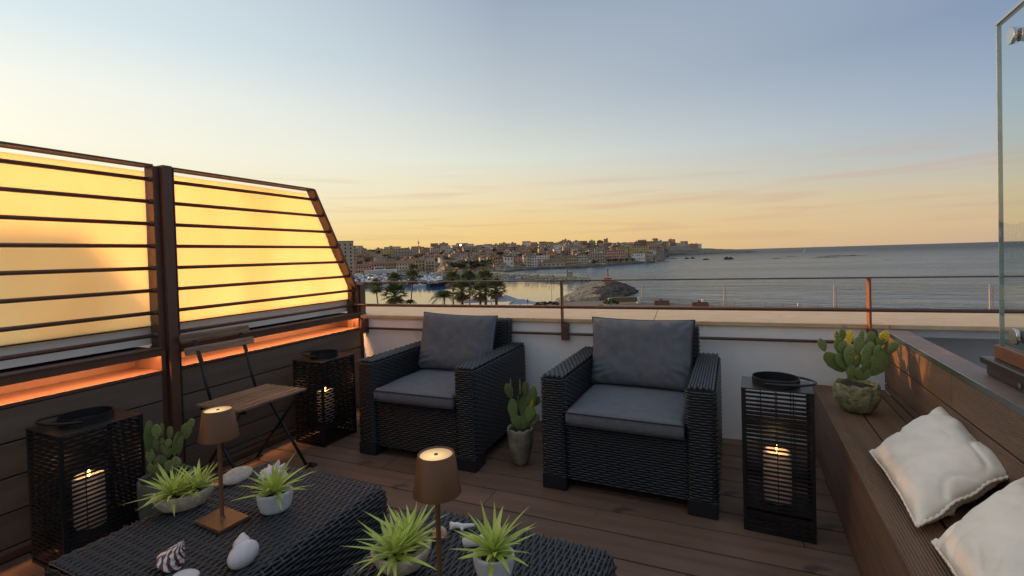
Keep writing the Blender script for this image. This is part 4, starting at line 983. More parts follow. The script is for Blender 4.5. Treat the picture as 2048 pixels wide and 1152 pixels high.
def land_r(px):
    ys_ = interp(shoreT, px); zz = G if px < 1330 else S
    p_ = atz(px, ys_, zz); r0_ = math.hypot(p_.x, p_.y); rc = max(980, r0_ + 260) if px < 1331 else r0_ * 1.03 + 260
    return r0_, rc
def land_pt(px, t_):
    r0_, rc = land_r(px); d = hdir(px); r_ = r0_ + (rc - r0_) * t_
    q = ray(px, interp(crestT, px)); zc = 1.2 + rc * q.z / math.hypot(q.x, q.y)
    if px < 1331:
        s = max(0, (t_ - (.30 if px < 880 else .03)) / (1 - (.30 if px < 880 else .03))); z = G + (zc - G) * s ** 1.0
    else: z = S + (zc - S) * min(1, (t_ / .5) ** .45)
    return Vector((d.x * r_, d.y * r_, z))
pxs = [200 + i * 12 for i in range(95)] + [1331, 1333] ; pxs = sorted(set([q for q in pxs if q < 1331] + [1330.9, 1331.1] + [1334 + i * 3 for i in range(61)] ))
ts = [0, .02, .06, .12, .2, .3, .4, .5, .6, .7, .8, .9, 1.0]
vs = []; fs = []
for i, px_ in enumerate(pxs):
    for k, t_ in enumerate([-1] + ts + [2]):
        if t_ == -1: q = land_pt(px_, 0); q.z = S - 1
        elif t_ == 2: q = land_pt(px_, 1); q = Vector((q.x * 1.3, q.y * 1.3, S - 5))
        else:
            q = land_pt(px_, t_)
            if px_ > 1331 and 0 < t_ < .6: q.z += noise.noise(Vector((q.x * .02, q.y * .02, 1))) * 3 ; q.x += noise.noise(Vector((q.x * .012, q.z * .1, 7))) * 14
        vs.append(tuple(q))
m_ = len(ts) + 2
for i in range(len(pxs) - 1):
    for k in range(m_ - 1): fs.append((i * m_ + k, (i + 1) * m_ + k, (i + 1) * m_ + k + 1, i * m_ + k + 1))
mb = MB(); mb.add(vs, fs); mb.mi = [1 if (pxs[f[0] // m_] > 1331 and f[0] % m_ < 8) or f[0] % m_ < 2 else 0 for f in mb.f]; mb.m = 1
hl_ = struct(mb.build("hillside", [M_land, M_cliff], smooth=False))
# promenade and the ground it joins
edge = [atz(a, b, G) for a, b in ((-900, 690), (300, 640), (740, 622), (1000, 617), (1085, 608), (1140, 603), (1240, 601), (1500, 613.5), (1800, 627.5), (2150, 645), (2900, 690))]
n = len(edge); mb = MB(); near = [Vector((edge[0].x, -60, G))] + [Vector((e_.x * .1, 5, G)) for e_ in edge[1:-1]] + [Vector((edge[-1].x, -60, G))]
mb.add([e_ for e_ in edge] + near + [Vector((e_.x, e_.y, S - 1)) for e_ in edge], [(i, i + 1, n + i + 1, n + i) for i in range(n - 1)] + [(i, 2 * n + i, 2 * n + i + 1, i + 1) for i in range(n - 1)])
struct(mb.build("promenade", M_prom))
# our own building below the terrace
ob = thing("hotel_building", "pale upper storeys under the terrace edge, hidden below the coping", "building"); MB().bx(-3.6, 5, -6, 4.0, G, -1.5).build("wall", M_wall, ob)
# ------------------------------------------------------------------ town
WC = {}
def wallmat(nm, c):
    if nm not in WC: WC[nm] = mat("render " + nm, c, .9, var=.16, vs=.35, det=5, objvar=.12)
    return WC[nm]
COL = {"beige": (.38, .31, .22), "ochre": (.36, .27, .16), "cream": (.50, .43, .31), "pale grey": (.38, .36, .33), "pink": (.42, .24, .17), "white": (.62, .58, .52), "yellow": (.42, .33, .16), "tan": (.30, .23, .15), "brown": (.20, .13, .08), "orange": (.42, .22, .12), "blue": (.18, .24, .40)}
COL = {k: tuple(min(.8, q * 1.22) for q in v) for k, v in COL.items()}
M_tile = mat("terracotta tiles", (.24, .115, .065), .9, var=.25, vs=.6, objvar=.15)
M_flat = mat("flat roof", (.24, .21, .17), .9, var=.2, vs=.4, objvar=.2)
M_win = mat("dark window", (.025, .025, .03), .15)
M_rail = mat("balcony slab", (.42, .36, .28), .9)
used = {}
def building(px0, px1, ytop, t_, color, roof="flat", rows=2, cols=3, balc=False, label=None, yaw=None, depth=None, name="town_house", cat="house", floors=None, extra=None):
    pc = (px0 + px1) / 2; b = land_pt(pc, t_); r_ = math.hypot(b.x, b.y)
    q = ray(pc, ytop); ztop = 1.2 + r_ * q.z / math.hypot(q.x, q.y)
    w_ = abs(px1 - px0) / 948 * r_ * math.cos(math.radians(20)); H = max(3.0, ztop - b.z); base = b.z - 4
    d = depth or rnd.uniform(8, 14); rz = math.atan2(-b.x, b.y) + (yaw if yaw is not None else rnd.uniform(-.35, .35))
    pl = ["waterfront", "lower slope", "mid slope", "upper slope", "ridge"][min(4, int(t_ * 5))]
    pos = "behind the marina" if pc < 880 else "behind the palms" if pc < 1010 else "behind the far breakwater" if pc < 1180 else "toward the headland"
    lb = label or "%s %s%s-storey %s, %s roof, %s %s" % ("small" if H < 6 else "large" if w_ > 20 else "plain", color + " ", ["", "one", "two", "three", "four", "five", "six", "seven", "eight"][min(rows, 8)], "building", roof, pl, pos)
    t = thing(name, lb, cat, (b.x, b.y, b.z), rz, "houses of the town across the bay")
    m = wallmat(color, COL[color])
    MB().bx(-w_ / 2, w_ / 2, 0, d, -4, H).build("wall", m, t)
    if roof == "tiled":
        mb = MB(); e_ = .5; h_ = min(w_, d) * .2
        if w_ > d: mb.add([(-w_ / 2 - e_, -e_, H), (w_ / 2 + e_, -e_, H), (w_ / 2 + e_, d + e_, H), (-w_ / 2 - e_, d + e_, H), (-w_ / 2 - e_, d / 2, H + h_), (w_ / 2 + e_, d / 2, H + h_)], [(0, 1, 5, 4), (2, 3, 4, 5), (0, 4, 3), (1, 2, 5), (0, 3, 2, 1)])
        else: mb.add([(-w_ / 2 - e_, -e_, H), (w_ / 2 + e_, -e_, H), (w_ / 2 + e_, d + e_, H), (-w_ / 2 - e_, d + e_, H), (0, -e_, H + h_), (0, d + e_, H + h_)], [(0, 1, 4), (2, 3, 5), (1, 2, 5, 4), (3, 0, 4, 5), (0, 3, 2, 1)])
        mb.build("roof", M_tile, t)
    else:
        mb = MB(); mb.bx(-w_ / 2 - .15, w_ / 2 + .15, -.15, d + .15, H, H + .35)
        if rnd.random() < .6: a = rnd.uniform(-.3, .15) * w_; mb.bx(a, a + w_ * .28, d * .3, d * .8, H + .35, H + 2.4)
        if rnd.random() < .5: mb.tube([(w_ * .3, d * .4, H), (w_ * .3, d * .4, H + 3)], .08, 4)
        mb.build("roof", M_flat, t)
    mb = MB(); rh = H / rows; ww = min(1.4, w_ / cols * .5)
    for i in range(rows):
        for k in range(cols):
            if rnd.random() < .08: continue
            x = -w_ / 2 + w_ * (k + .5) / cols; z = rh * (i + .35); mb.bx(x - ww / 2, x + ww / 2, -.06, .05, z, z + min(1.7, rh * .5))
        for k in range(3):
            y = d * (k + .5) / 3; z = rh * (i + .35)
            for s in (-1, 1): mb.bx(s * (w_ / 2 - .05), s * (w_ / 2 + .06), y - .6, y + .6, z, z + min(1.6, rh * .5))
    stuff(mb.build("windows", M_win, t, fix=False))
    if balc:
        for i in range(1, rows): MB().bx(-w_ / 2 - .3, w_ / 2 + .3, -1.4, 0, rh * i - .15, rh * i + .9).build("balcony", M_rail, t)
    return t
spec = [  # px0 px1 ytop t colour roof rows cols balc label
 (688, 713, 492, .42, "beige", "flat", 7, 4, True, "tall beige apartment block with seven rows of balconies, beside the slanted screen edge"),
 (672, 688, 487, .44, "cream", "flat", 8, 3, False, "cream stair tower block peeping past the slanted screen post"),
 (700, 742, 531, .30, "pink", "tiled", 2, 8, False, "long low pinkish house with a tiled roof at the left end of the marina"),
 (742, 792, 527, .34, "ochre", "tiled", 2, 9, False, "long ochre quayside row with a tiled roof behind the white yacht"),
 (792, 832, 526, .34, "cream", "tiled", 2, 7, False, "cream quayside row right of the long ochre row"),
 (830, 850, 521, .33, "yellow", "tiled", 3, 3, False, "yellow gabled house left of the schooner masts"),
 (850, 868, 524, .31, "ochre", "flat", 3, 3, True, "ochre house with balconies directly left of the schooner masts"),
 (847, 905, 512, .52, "tan", "tiled", 3, 12, False, "left wing of the long tan barrack with a red tiled roof"),
 (903, 962, 510, .50, "beige", "tiled", 3, 12, False, "right wing of the long beige barrack with a red tiled roof"),
 (885, 907, 526, .22, "cream", "tiled", 1, 4, False, "little cream quay house below the barrack"),
 (762, 790, 498, .75, "yellow", "flat", 3, 5, False, "wide yellow wall block on the hill above the marina"),
 (790, 832, 500, .62, "pale grey", "flat", 5, 7, True, "wide grey apartment block with balconies above the marina"),
 (864, 884, 490, .95, "tan", "flat", 3, 4, False, "rounded looking brown block on the ridge left of the antenna block"),
 (913, 938, 486.5, .95, "pale grey", "flat", 3, 6, False, "dark slab with roof antennas standing on the ridge above the sun glint"),
 (880, 960, 494, .80, "orange", "flat", 3, 12, True, "long orange brick building with terraces below the ridge"),
 (974, 992, 514, .16, "yellow", "tiled", 2, 3, False, "pale yellow gabled house on the far quay, leftmost of the gabled pair"),
 (990, 1007, 515, .14, "ochre", "tiled", 3, 3, False, "ochre house with arched openings right of the pale yellow gable"),
 (1007, 1027, 514, .12, "white", "tiled", 2, 3, False, "white gabled house with two dark windows on the far quay"),
 (1029, 1042, 512, .16, "pink", "tiled", 3, 2, False, "salmon pink gabled house left of the tall waterfront house"),
 (1046, 1060, 511, .05, "cream", "flat", 4, 2, False, "tall cream waterfront house with a bare left wall"),
 (1058, 1074, 512.5, .04, "white", "flat", 4, 3, False, "tall white waterfront house with shuttered windows"),
 (1071, 1097, 511, .14, "white", "flat", 2, 7, True, "long white house with a terrace behind the sea wall"),
 (1074, 1130, 525, .03, "beige", "flat", 1, 6, False, "low beige sea wall building along the water"),
 (1094, 1114, 503.5, .32, "orange", "flat", 2, 4, False, "square orange building above the sea wall"),
 (1052, 1060, 497, .42, "orange", "flat", 3, 1, False, "narrow bright orange tower"),
 (1070, 1090, 494.5, .60, "blue", "flat", 2, 6, False, "long blue and white building high on the slope"),
 (1090, 1112, 494, .62, "pale grey", "flat", 2, 6, False, "long grey building right of the blue one"),
 (1133, 1152, 511, .05, "ochre", "flat", 3, 4, False, "ochre villa standing directly at the water"),
 (1152, 1173, 508, .07, "cream", "tiled", 4, 4, False, "cream villa with a red tiled roof at the water"),
 (1184, 1210, 502, .05, "cream", "flat", 5, 5, True, "cream apartment house with five balcony rows at the water"),
 (1196, 1208, 494, .30, "beige", "flat", 4, 3, False, "beige block behind the balcony house"),
 (1211, 1250, 500, .12, "pink", "flat", 4, 9, False, "wide pink hotel with four window rows near the water"),
 (1234, 1256, 494.5, .30, "yellow", "flat", 4, 5, False, "left wing of the large yellow hotel"),
 (1255, 1296, 493, .22, "yellow", "flat", 5, 9, False, "main block of the large yellow hotel with five window rows"),
 (1263, 1290, 507, .08, "white", "flat", 2, 6, False, "low white house in front of the yellow hotel"),
 (1292, 1304, 505, .08, "beige", "tiled", 3, 3, False, "beige house at the right end of the waterfront"),
 (1371, 1379, 488.5, .50, "beige", "flat", 3, 3, False, "beige block, leftmost of the headland blocks"),
 (1379, 1390, 487.5, .50, "pink", "flat", 3, 4, False, "pink block in the headland terrace"),
 (1390, 1396, 487.2, .50, "ochre", "flat", 3, 2, False, "ochre block in the headland terrace"),
 (1396, 1403, 487.5, .50, "white", "flat", 3, 3, False, "white block at the right end of the headland terrace")]
for a in spec:
    building(a[0], a[1], a[2], a[3], a[4], a[5], a[6], a[7], a[8], a[9], yaw=rnd.uniform(-.15, .15), name="waterfront_house" if a[3] < .35 else "hillside_block", cat="building")
cols_ = ["beige", "ochre", "cream", "pale grey", "tan", "brown", "white", "beige", "ochre", "tan", "pink", "cream"]
for t_, dp in ((.20, 13), (.28, 13), (.36, 13), (.46, 12), (.56, 12), (.66, 11), (.76, 11), (.86, 11), (.95, 10)):
    px_ = 690 + rnd.uniform(0, 8)
    while px_ < 1365:
        wpx = rnd.uniform(8, 19); tt = t_ + rnd.uniform(-.03, .03)
        if (px_ > 1300 and t_ < .7) or (t_ < .33 and not 884 < px_ < 1060): px_ += wpx; continue
        if rnd.random() < .84:
            y_ = proj(land_pt(px_, min(tt, .99)))[1]; rows = rnd.choice((1, 2, 2, 3, 3, 4)); hgt = rows * rnd.uniform(2.9, 3.4) * 948 / 900
            if t_ < .6 and px_ < 1000: hgt *= .8
            building(px_, px_ + wpx, y_ - hgt, min(tt, .99), rnd.choice(cols_), "tiled" if rnd.random() < .25 else "flat", rows, max(2, int(wpx / 3.5)), rnd.random() < .2)
        px_ += wpx * rnd.uniform(.85, 1.25)
for t_ in (.05, .10, .16):
    px_ = 888
    while px_ < 1050:
        wpx = rnd.uniform(7, 14)
        if rnd.random() < .6:
            y_ = proj(land_pt(px_, t_))[1]; rows = rnd.choice((1, 1, 2)); building(px_, px_ + wpx, y_ - rows * 4.4, t_ + .01, rnd.choice(("cream", "beige", "tan", "ochre", "white")), "tiled" if rnd.random() < .6 else "flat", rows, 4)
        px_ += wpx * 1.15
for t_ in (.08, .15, .24):
    px_ = 1080
    while px_ < 1300:
        wpx = rnd.uniform(8, 16)
        if rnd.random() < .5:
            y_ = proj(land_pt(px_, t_))[1]; rows = rnd.choice((1, 2, 2, 3)); building(px_, px_ + wpx, y_ - rows * 3.6, t_ + .02, rnd.choice(cols_), "tiled" if rnd.random() < .35 else "flat", rows, 3)
        px_ += wpx * 1.2
# ------------------------------------------------------------------ trees of the town
M_tree = mat("tree foliage", (.050, .060, .022), .8, c2=(.022, .030, .012), vs=.8, objvar=.3)
M_bark = mat("bark", (.11, .075, .045), .9, var=.3, vs=2)
def clump_mesh(seed, n=150):
    r = random.Random(seed); mb = MB()
    lobes = [Vector((r.uniform(-.5, .5), r.uniform(-.5, .5), r.uniform(-.25, .35))) for _ in range(7)]
    for _ in range(n):
        c = r.choice(lobes); d = Vector((r.gauss(0, 1), r.gauss(0, 1), r.gauss(0, .8))).normalized() * r.uniform(.25, .5); p_ = c + d; u = Vector((r.gauss(0, 1), r.gauss(0, 1), r.gauss(0, 1))).normalized(); v = u.cross(d).normalized(); s = r.uniform(.07, .16)
        mb.quad(p_ - u * s, p_ + v * s, p_ + u * s, p_ - v * s)
    return mb.mesh("crown", M_tree, fix=False)
CL = [clump_mesh(i) for i in range(4)]
def town_tree(px_, t_, h, wd, label="dark green bushy tree among the houses of the hillside town", grp="trees in the hillside town"):
    b = land_pt(px_, t_); t = thing("town_tree", label, "tree", b, rnd.uniform(0, 6), grp)
    MB().tube([(0, 0, -1), (0, 0, h * .6)], [.35, .2], 5).build("trunk", M_bark, t)
    link("crown", rnd.choice(CL), t, (0, 0, h * .62), None, (wd, wd, h * .62))
for _ in range(80):
    a, b_ = rnd.uniform(700, 1330), rnd.uniform(.3, .97); town_tree(a, b_, rnd.uniform(5, 8), rnd.uniform(4, 8), "dark bushy tree %s, %s" % ("low on the hillside" if b_ < .5 else "halfway up the hillside" if b_ < .75 else "high on the hillside", "above the marina" if a < 850 else "above the barrack" if a < 970 else "above the gabled houses" if a < 1075 else "above the villas" if a < 1200 else "above the hotels"))
for px_ in (1215, 1225, 1232, 1243, 1252, 1268, 1190): town_tree(px_ + rnd.uniform(-2, 2), .045, 6, 5, "dark waterfront tree in front of the pink hotel", "trees along the waterfront")
for px_ in (908, 915, 922, 931, 938, 945, 953, 960, 968, 976): town_tree(px_, .12 + .03 * math.sin(px_), 7.5, 8, "dark tree on the quay before the long barrack", "trees on the quay")
for k in range(46): px_ = 1060 + k * 6.2; town_tree(px_, .985, rnd.uniform(4, 7), rnd.uniform(5, 9), "dark tree on the skyline of the ridge, " + ("above the white waterfront houses" if px_ < 1140 else "above the yellow hotel" if px_ > 1235 else "above the pink hotel"), "trees along the ridge")
# antenna mast, and the added sun glint
b = land_pt(838, .97); am = thing("antenna_mast", "thin red and white antenna mast on the ridge above the marina", "antenna", b)
MB().tube([(0, 0, 0), (0, 0, 22)], [.7, .35], 6).build("mast", M_dkmetal, am); MB().bx(-1.2, 1.2, -1.2, 1.2, 14, 17).build("antenna_panel", M_grey, am)
q = aty(921, 490, land_pt(921, .78).y - 3); fl = thing("glint", "added bright white ball for the sun glint off a window below the antenna block", "glint", q)
mb = MB(); shell_lump(mb, (0, 0, 0), (1.5, 1.0, 1.5), 0); mb.build("lamp", emit("glint", (1, .95, .8), 9), fl); MB().tube([(0, 1, -14), (0, 1, 0)], .2, 6).build("pole", M_dkmetal, fl)  # added ball on a pole, glowing in place of a window's sun reflection
# ------------------------------------------------------------------ boats
M_hullw = mat("white hull", (.68, .70, .72), .35, objvar=.15); M_hullb = mat("navy hull", (.03, .04, .07), .3); M_blue = mat("blue cover", (.08, .12, .24), .7, objvar=.3)
def boat_parts(L_, m, cover=False, tall=False):
    t = thing("motor_boat", "x", "boat"); W_ = L_ * .16; H_ = L_ * .12; st = ((-.5, .8, .0), (-.3, 1, 0), (.1, .98, .04), (.35, .62, .14), (.5, .04, .26)); vs = []
    for x, w_, up in st: vs += [(x * L_, -w_ * W_, H_ * (1 + up)), (x * L_, -w_ * W_ * .6, -.1), (x * L_, w_ * W_ * .6, -.1), (x * L_, w_ * W_, H_ * (1 + up))]
    fs = [(0, 1, 2, 3), (16, 19, 18, 17)]
    for i in range(4):
        a = i * 4; fs += [(a, a + 4, a + 5, a + 1), (a + 1, a + 5, a + 6, a + 2), (a + 2, a + 6, a + 7, a + 3), (a + 3, a + 7, a + 4, a)]
    MB().add(vs, fs).build("hull", m, t)
    h = .11 * L_
    if cover: MB().bx(-.4 * L_, .1 * L_, -W_ * .8, W_ * .8, H_, H_ + .5).build("cover", M_blue, t, bevel=.15)
    else:
        mb = MB(); mb.add([(-.22 * L_, -W_ * .7, H_), (.2 * L_, -W_ * .6, H_), (.2 * L_, W_ * .6, H_), (-.22 * L_, W_ * .7, H_), (-.2 * L_, -W_ * .6, H_ + h), (.05 * L_, -W_ * .5, H_ + h), (.05 * L_, W_ * .5, H_ + h), (-.2 * L_, W_ * .6, H_ + h)], [(0, 1, 5, 4), (1, 2, 6, 5), (2, 3, 7, 6), (3, 0, 4, 7), (4, 5, 6, 7)]); c = mb.build("cabin", M_hullw, t)
        mb = MB(); mb.bx(-.18 * L_, .08 * L_, -W_ * .72, W_ * .72, H_ + h * .45, H_ + h * .8); mb.build("windscreen", M_win, c)
    return t
protos = [boat_parts(6.5, M_hullw), boat_parts(6, M_hullw, True), boat_parts(8, M_hullw), boat_parts(6, M_hullb, True)]
blab = ["small white motor boat with a cabin in the marina", "small white boat under a blue cover in the marina", "larger white motor cruiser close among many in the marina", "small navy boat under a cover in the marina"]
first = [True] * 4; cnt = 0
for row, yy in enumerate((549.5, 552, 554.8, 558, 561.6, 565)):
    px_ = 704 + rnd.uniform(0, 3) + row
    while px_ < (884 if row > 2 else 868):
        k = rnd.choice((0, 0, 1, 1, 2, 3)); zz = G + .1
        q = atz(px_, yy + rnd.uniform(-.5, .5), zz)
        t = protos[k] if first[k] else copy_tree(protos[k]); first[k] = False
        t.location = q; t.rotation_euler = (0, 0, math.atan2(-q.x, q.y) + PI / 2 + rnd.uniform(-.5, .5)); tag(t, blab[k] + ", " + ["back", "fifth", "fourth", "third", "second", "front"][row] + " row", "boat", "small boats laid up in the marina"); px_ += rnd.uniform(5.0, 8.5) * (1 + row * .06); cnt += 1
def water_boat(px_, py_, L_, m, label, rz=.2, cover=False):
    t = boat_parts(L_, m, cover); q = atz(px_, py_, S); t.location = q; t.rotation_euler = (0, 0, math.atan2(-q.x, q.y) + rz); tag(t, label, "boat"); return t
water_boat(776, 574, 9, M_hullw, "white motor boat afloat left of the tall palm, reflected in the calm water", 2.8)
water_boat(838, 573, 8.5, M_hullw, "white motor boat afloat between the tall palm and the schooner", -.3)
water_boat(1028, 559, 9.5, M_hullw, "white open speedboat at the foot of the far breakwater", .1, True)
sc = water_boat(880, 572, 17, M_hullb, "dark hulled schooner with two tall white masts", .7); sc.name = "schooner"
for x in (-3.2, 1.6): MB().tube([(x, 0, 1), (x, 0, 17.5)], [.17, .10], 6).build("mast", M_hullw, sc); MB().tube([(x, 0, 3.2), (x - 4.0, 0, 3.4)], .12, 6).build("boom", M_hullw, sc)
yt = water_boat(761, 559, 30, M_hullw, "long white yacht laid up behind the small boats", .05); yt.name = "yacht"; yt.location = atz(762, 548, G + .3)
sb = water_boat(1609, 503.5, 10, M_hullw, "tiny distant sailing boat with a white sail near the horizon", 1.0, True); sb.name = "sailing_boat"
MB().add([(-3, 0, 1.5), (2.5, 0, 1.5), (1.2, 0, 14), (-3, .1, 1.5), (2.5, .1, 1.5), (1.2, .1, 14)], [(0, 1, 2), (3, 5, 4), (0, 3, 4, 1), (1, 4, 5, 2), (2, 5, 3, 0)]).build("sail", M_hullw, sb)
# small quay strip and cars on it
def car_proto(m):
    t = thing("parked_car", "x", "car"); mb = MB(); mb.bx(-2.1, 2.1, -.85, .85, .25, .85); mb.build("body", m, t, bevel=.12)
    mb = MB(); mb.add([(-1.4, -.78, .85), (1.1, -.78, .85), (1.1, .78, .85), (-1.4, .78, .85), (-1.0, -.66, 1.42), (.4, -.66, 1.42), (.4, .66, 1.42), (-1.0, .66, 1.42)], [(0, 1, 5, 4), (1, 2, 6, 5), (2, 3, 7, 6), (3, 0, 4, 7), (4, 5, 6, 7)]); mb.build("windows", M_win, t)
    for x in (-1.3, 1.3):
        for y in (-.86, .86): MB().tube([(x, y - .1, .32), (x, y + .1, .32)], .32, 10).build("wheel", M_plast, t)
    return t
cars = [(car_proto(mat("car white", (.6, .6, .6), .3)), "white"), (car_proto(mat("car dark", (.03, .03, .04), .3)), "dark"), (car_proto(mat("car blue", (.06, .10, .22), .3)), "blue"), (car_proto(mat("car silver", (.35, .36, .38), .3, metal=.4)), "silver")]
fst = [True] * 4
for row, (yy, x0, x1) in enumerate(((541.5, 715, 870), (544.0, 712, 880), (546.5, 850, 955), (543.5, 885, 965), (547, 888, 962))):
    px_ = x0
    while px_ < x1:
        k = rnd.randrange(4); t = cars[k][0] if fst[k] else copy_tree(cars[k][0]); fst[k] = False; q = atz(px_, yy, G + .05)
        r_ = math.hypot(q.x, q.y); t.location = q; t.rotation_euler = (0, 0, rnd.choice((0, PI / 2)) + .3 + rnd.uniform(-.15, .15)); tag(t, "%s car in the crowded car park behind the boats, %s" % (cars[k][1], ["farthest row", "second row", "row by the quay end", "row right of the schooner", "front row right of the schooner"][row]), "car", "cars parked along the marina"); px_ += rnd.uniform(5, 10)
# ------------------------------------------------------------------ breakwaters and rocks
M_rock = mat("breakwater limestone", (.44, .36, .25), .95, c2=(.20, .155, .10), vs=.5, det=6, objvar=.2, bump=1, bs=3, bdist=.1)
M_rockd = mat("dark wet rock", (.085, .065, .05), .9, c2=(.04, .033, .026), vs=.8, objvar=.3, bump=1, bs=3, bdist=.1)
def rock_mesh(seed, m):
    bm = bmesh.new(); bmesh.ops.create_icosphere(bm, subdivisions=1, radius=1); r = random.Random(seed)
    for v in bm.verts: v.co = Vector((v.co.x * r.uniform(.75, 1.2), v.co.y * r.uniform(.75, 1.2), v.co.z * r.uniform(.5, .8)))
    me = bpy.data.meshes.new("rock"); bm.to_mesh(me); bm.free(); me.materials.append(m); return me
RK = [rock_mesh(i, M_rock) for i in range(5)]; RKD = [rock_mesh(i + 9, M_rockd) for i in range(5)]
def rocks_joined(name, parent, items, m, kind=None):
    vs = []; fs = []
    for (loc, s, rz, k) in items:
        me = RK[k]; n0 = len(vs); M = Matrix.Rotation(rz, 3, 'Z')
        vs += [tuple(Vector(loc) + (M @ v.co) * s) for v in me.vertices]; fs += [tuple(n0 + i for i in p_.vertices) for p_ in me.polygons]
    mb = MB(); mb.add(vs, fs); return stuff(mb.build(name, m, parent, fix=False))
def along(A, B, t_): return A.lerp(B, t_)
b1 = thing("breakwater", "long low far breakwater of pale boulders with a small hut near its end", "breakwater")
cl = [atz(a, b, S) for a, b in ((905, 549.5), (960, 549.5), (1000, 551.5), (1050, 555), (1100, 558.5), (1150, 561.5), (1172, 561.8), (1181, 561.5))]
wd = [5, 5, 7, 8, 9, 9, 6, 2]; hh = [2.4, 2.4, 2.6, 2.8, 3, 3, 2.4, .3]
mb = MB(); vs = []; fs = []
for i, q in enumerate(cl):
    d = (cl[min(i + 1, 7)] - cl[max(i - 1, 0)]).normalized(); s = Vector((-d.y, d.x, 0))
    vs += [q + s * wd[i] + Vector((0, 0, -1)), q + s * wd[i] * .45 + Vector((0, 0, hh[i])), q - s * wd[i] * .35 + Vector((0, 0, hh[i])), q - s * wd[i] + Vector((0, 0, -1))]
for i in range(7):
    for k in range(3): a = i * 4 + k; fs.append((a, a + 4, a + 5, a + 1))
mb.add(vs, fs); mb.build("causeway", M_quay, b1)
items = []
for _ in range(900):
    i = rnd.random() * 6.9; k = int(i); f = i - k; q = cl[k].lerp(cl[k + 1], f); d = (cl[k + 1] - cl[k]).normalized(); s = Vector((-d.y, d.x, 0)); w_ = wd[k] + (wd[k + 1] - wd[k]) * f; h_ = hh[k] + (hh[k + 1] - hh[k]) * f
    o_ = rnd.uniform(.35, 1.1) * rnd.choice((-1, -1, 1)); z = h_ * (1 - (abs(o_) - .35) / .7) * .9
    items.append((q + s * w_ * o_ + Vector((0, 0, max(z, .1))), rnd.uniform(.6, 1.3), rnd.uniform(0, 6), rnd.randrange(5)))
rocks_joined("boulders", b1, items, M_rock)
q = atz(1141, 552, S + 3); ht = thing("harbour_hut", "small square concrete hut at the end of the far breakwater", "hut", q, .3); MB().bx(-1.3, 1.3, -1.3, 1.3, -.4, 2.3).build("wall", M_quay, ht); MB().bx(-1.6, 1.6, -1.6, 1.6, 2.3, 2.6).build("roof", M_quay, ht)
q = atz(1135, 552, S + 3); hp = thing("beacon_pole", "thin green beacon pole left of the breakwater hut", "beacon", q); MB().tube([(0, 0, -.5), (0, 0, 4.3)], [.25, .15], 8).build("pole", M_dkmetal, hp); MB().tube([(0, 0, 4.3), (0, 0, 4.9)], .25, 8).build("lamp", M_potd, hp)
# near breakwater: outline on the water, humped ground, boulders
b2 = thing("breakwater", "near breakwater of pale and dark boulders carrying the red beacon", "breakwater")
outl = [(1085, 620), (1112, 606), (1138, 594), (1163, 585), (1153, 576), (1176, 570.5), (1205, 569), (1236, 569.5), (1258, 574), (1274, 584), (1256, 590), (1238, 598), (1225, 606), (1190, 614), (1140, 622)]
P2 = [atz(a, b, S) for a, b in outl]; spine = [atz(1122, 610, S - 1.6), atz(1160, 593, S), atz(1190, 580, S), atz(1214, 572, S)]
def inside(x, y):
    c = False; n_ = len(P2)
    for i in range(n_):
        a = P2[i]; b = P2[i - 1]
        if (a.y > y) != (b.y > y) and x < (b.x - a.x) * (y - a.y) / (b.y - a.y) + a.x: c = not c
    return c
def edged(x, y):
    best = 1e9
    for i in range(len(P2)):
        a = P2[i].xy; b = P2[i - 1].xy; p_ = Vector((x, y)); u = max(0, min(1, (p_ - a).dot(b - a) / (b - a).length_squared)); best = min(best, (a + (b - a) * u - p_).length)
    return best
def mh(x, y): return min(1.7, edged(x, y) * .36) if inside(x, y) else -1.5
bx0, bx1 = min(q.x for q in P2), max(q.x for q in P2); by0, by1 = min(q.y for q in P2), max(q.y for q in P2)
nx, ny = 60, 90; vs = []; fs = []
for i in range(nx + 1):
    for k in range(ny + 1):
        x = bx0 + (bx1 - bx0) * i / nx; y = by0 + (by1 - by0) * k / ny; vs.append((x, y, S + mh(x, y) + .35 * noise.noise(Vector((x * .4, y * .4, 0)))))
for i in range(nx):
    for k in range(ny): a = i * (ny + 1) + k; fs.append((a, a + ny + 1, a + ny + 2, a + 1))
mb = MB(); mb.add(vs, fs); mb.build("rubble_core", M_rock, b2)
la, da = [], []; big_ = []
for _ in range(5200):
    x = rnd.uniform(bx0, bx1); y = rnd.uniform(by0, by1)
    if not inside(x, y): continue
    ds = min((spine[i].xy.lerp(spine[i + 1].xy, f / 5) - Vector((x, y))).length for i in range(3) for f in range(6))
    if ds < 2.6: continue
    px_, py_ = proj((x, y, S)); right_ = px_ > 1195 + (600 - py_) * .6 + noise.noise(Vector((x * .1, y * .1, 0))) * 25
    s = rnd.uniform(.35, 1.0) if not right_ else rnd.uniform(.5, 1.25)
    it = (Vector((x, y, S + mh(x, y) + s * .25)), s, rnd.uniform(0, 6), rnd.randrange(5)); (da if right_ else la).append(it)
for L_, R_, nm in ((la, RK, "boulder"), (da, RKD, "dark_boulder")):
    L_.sort(key=lambda i: -i[1] / (i[0] - CAM_P).length)
    for it in L_[:130]: link(nm, R_[it[3]], b2, it[0], (0, 0, it[2]), it[1] * 1.25)
    rocks_joined(nm + "s", b2, L_[130:1500], M_rock if R_ is RK else M_rockd)
mb = MB()
for i in range(3):
    a = spine[i] + Vector((0, 0, 1.9)); b = spine[i + 1] + Vector((0, 0, 1.9)); d = (b - a).normalized(); mb.bar(a - d * .5, b + d * .5, 3.4 - i * .4, .5)
mb.build("causeway", M_rock, b2)
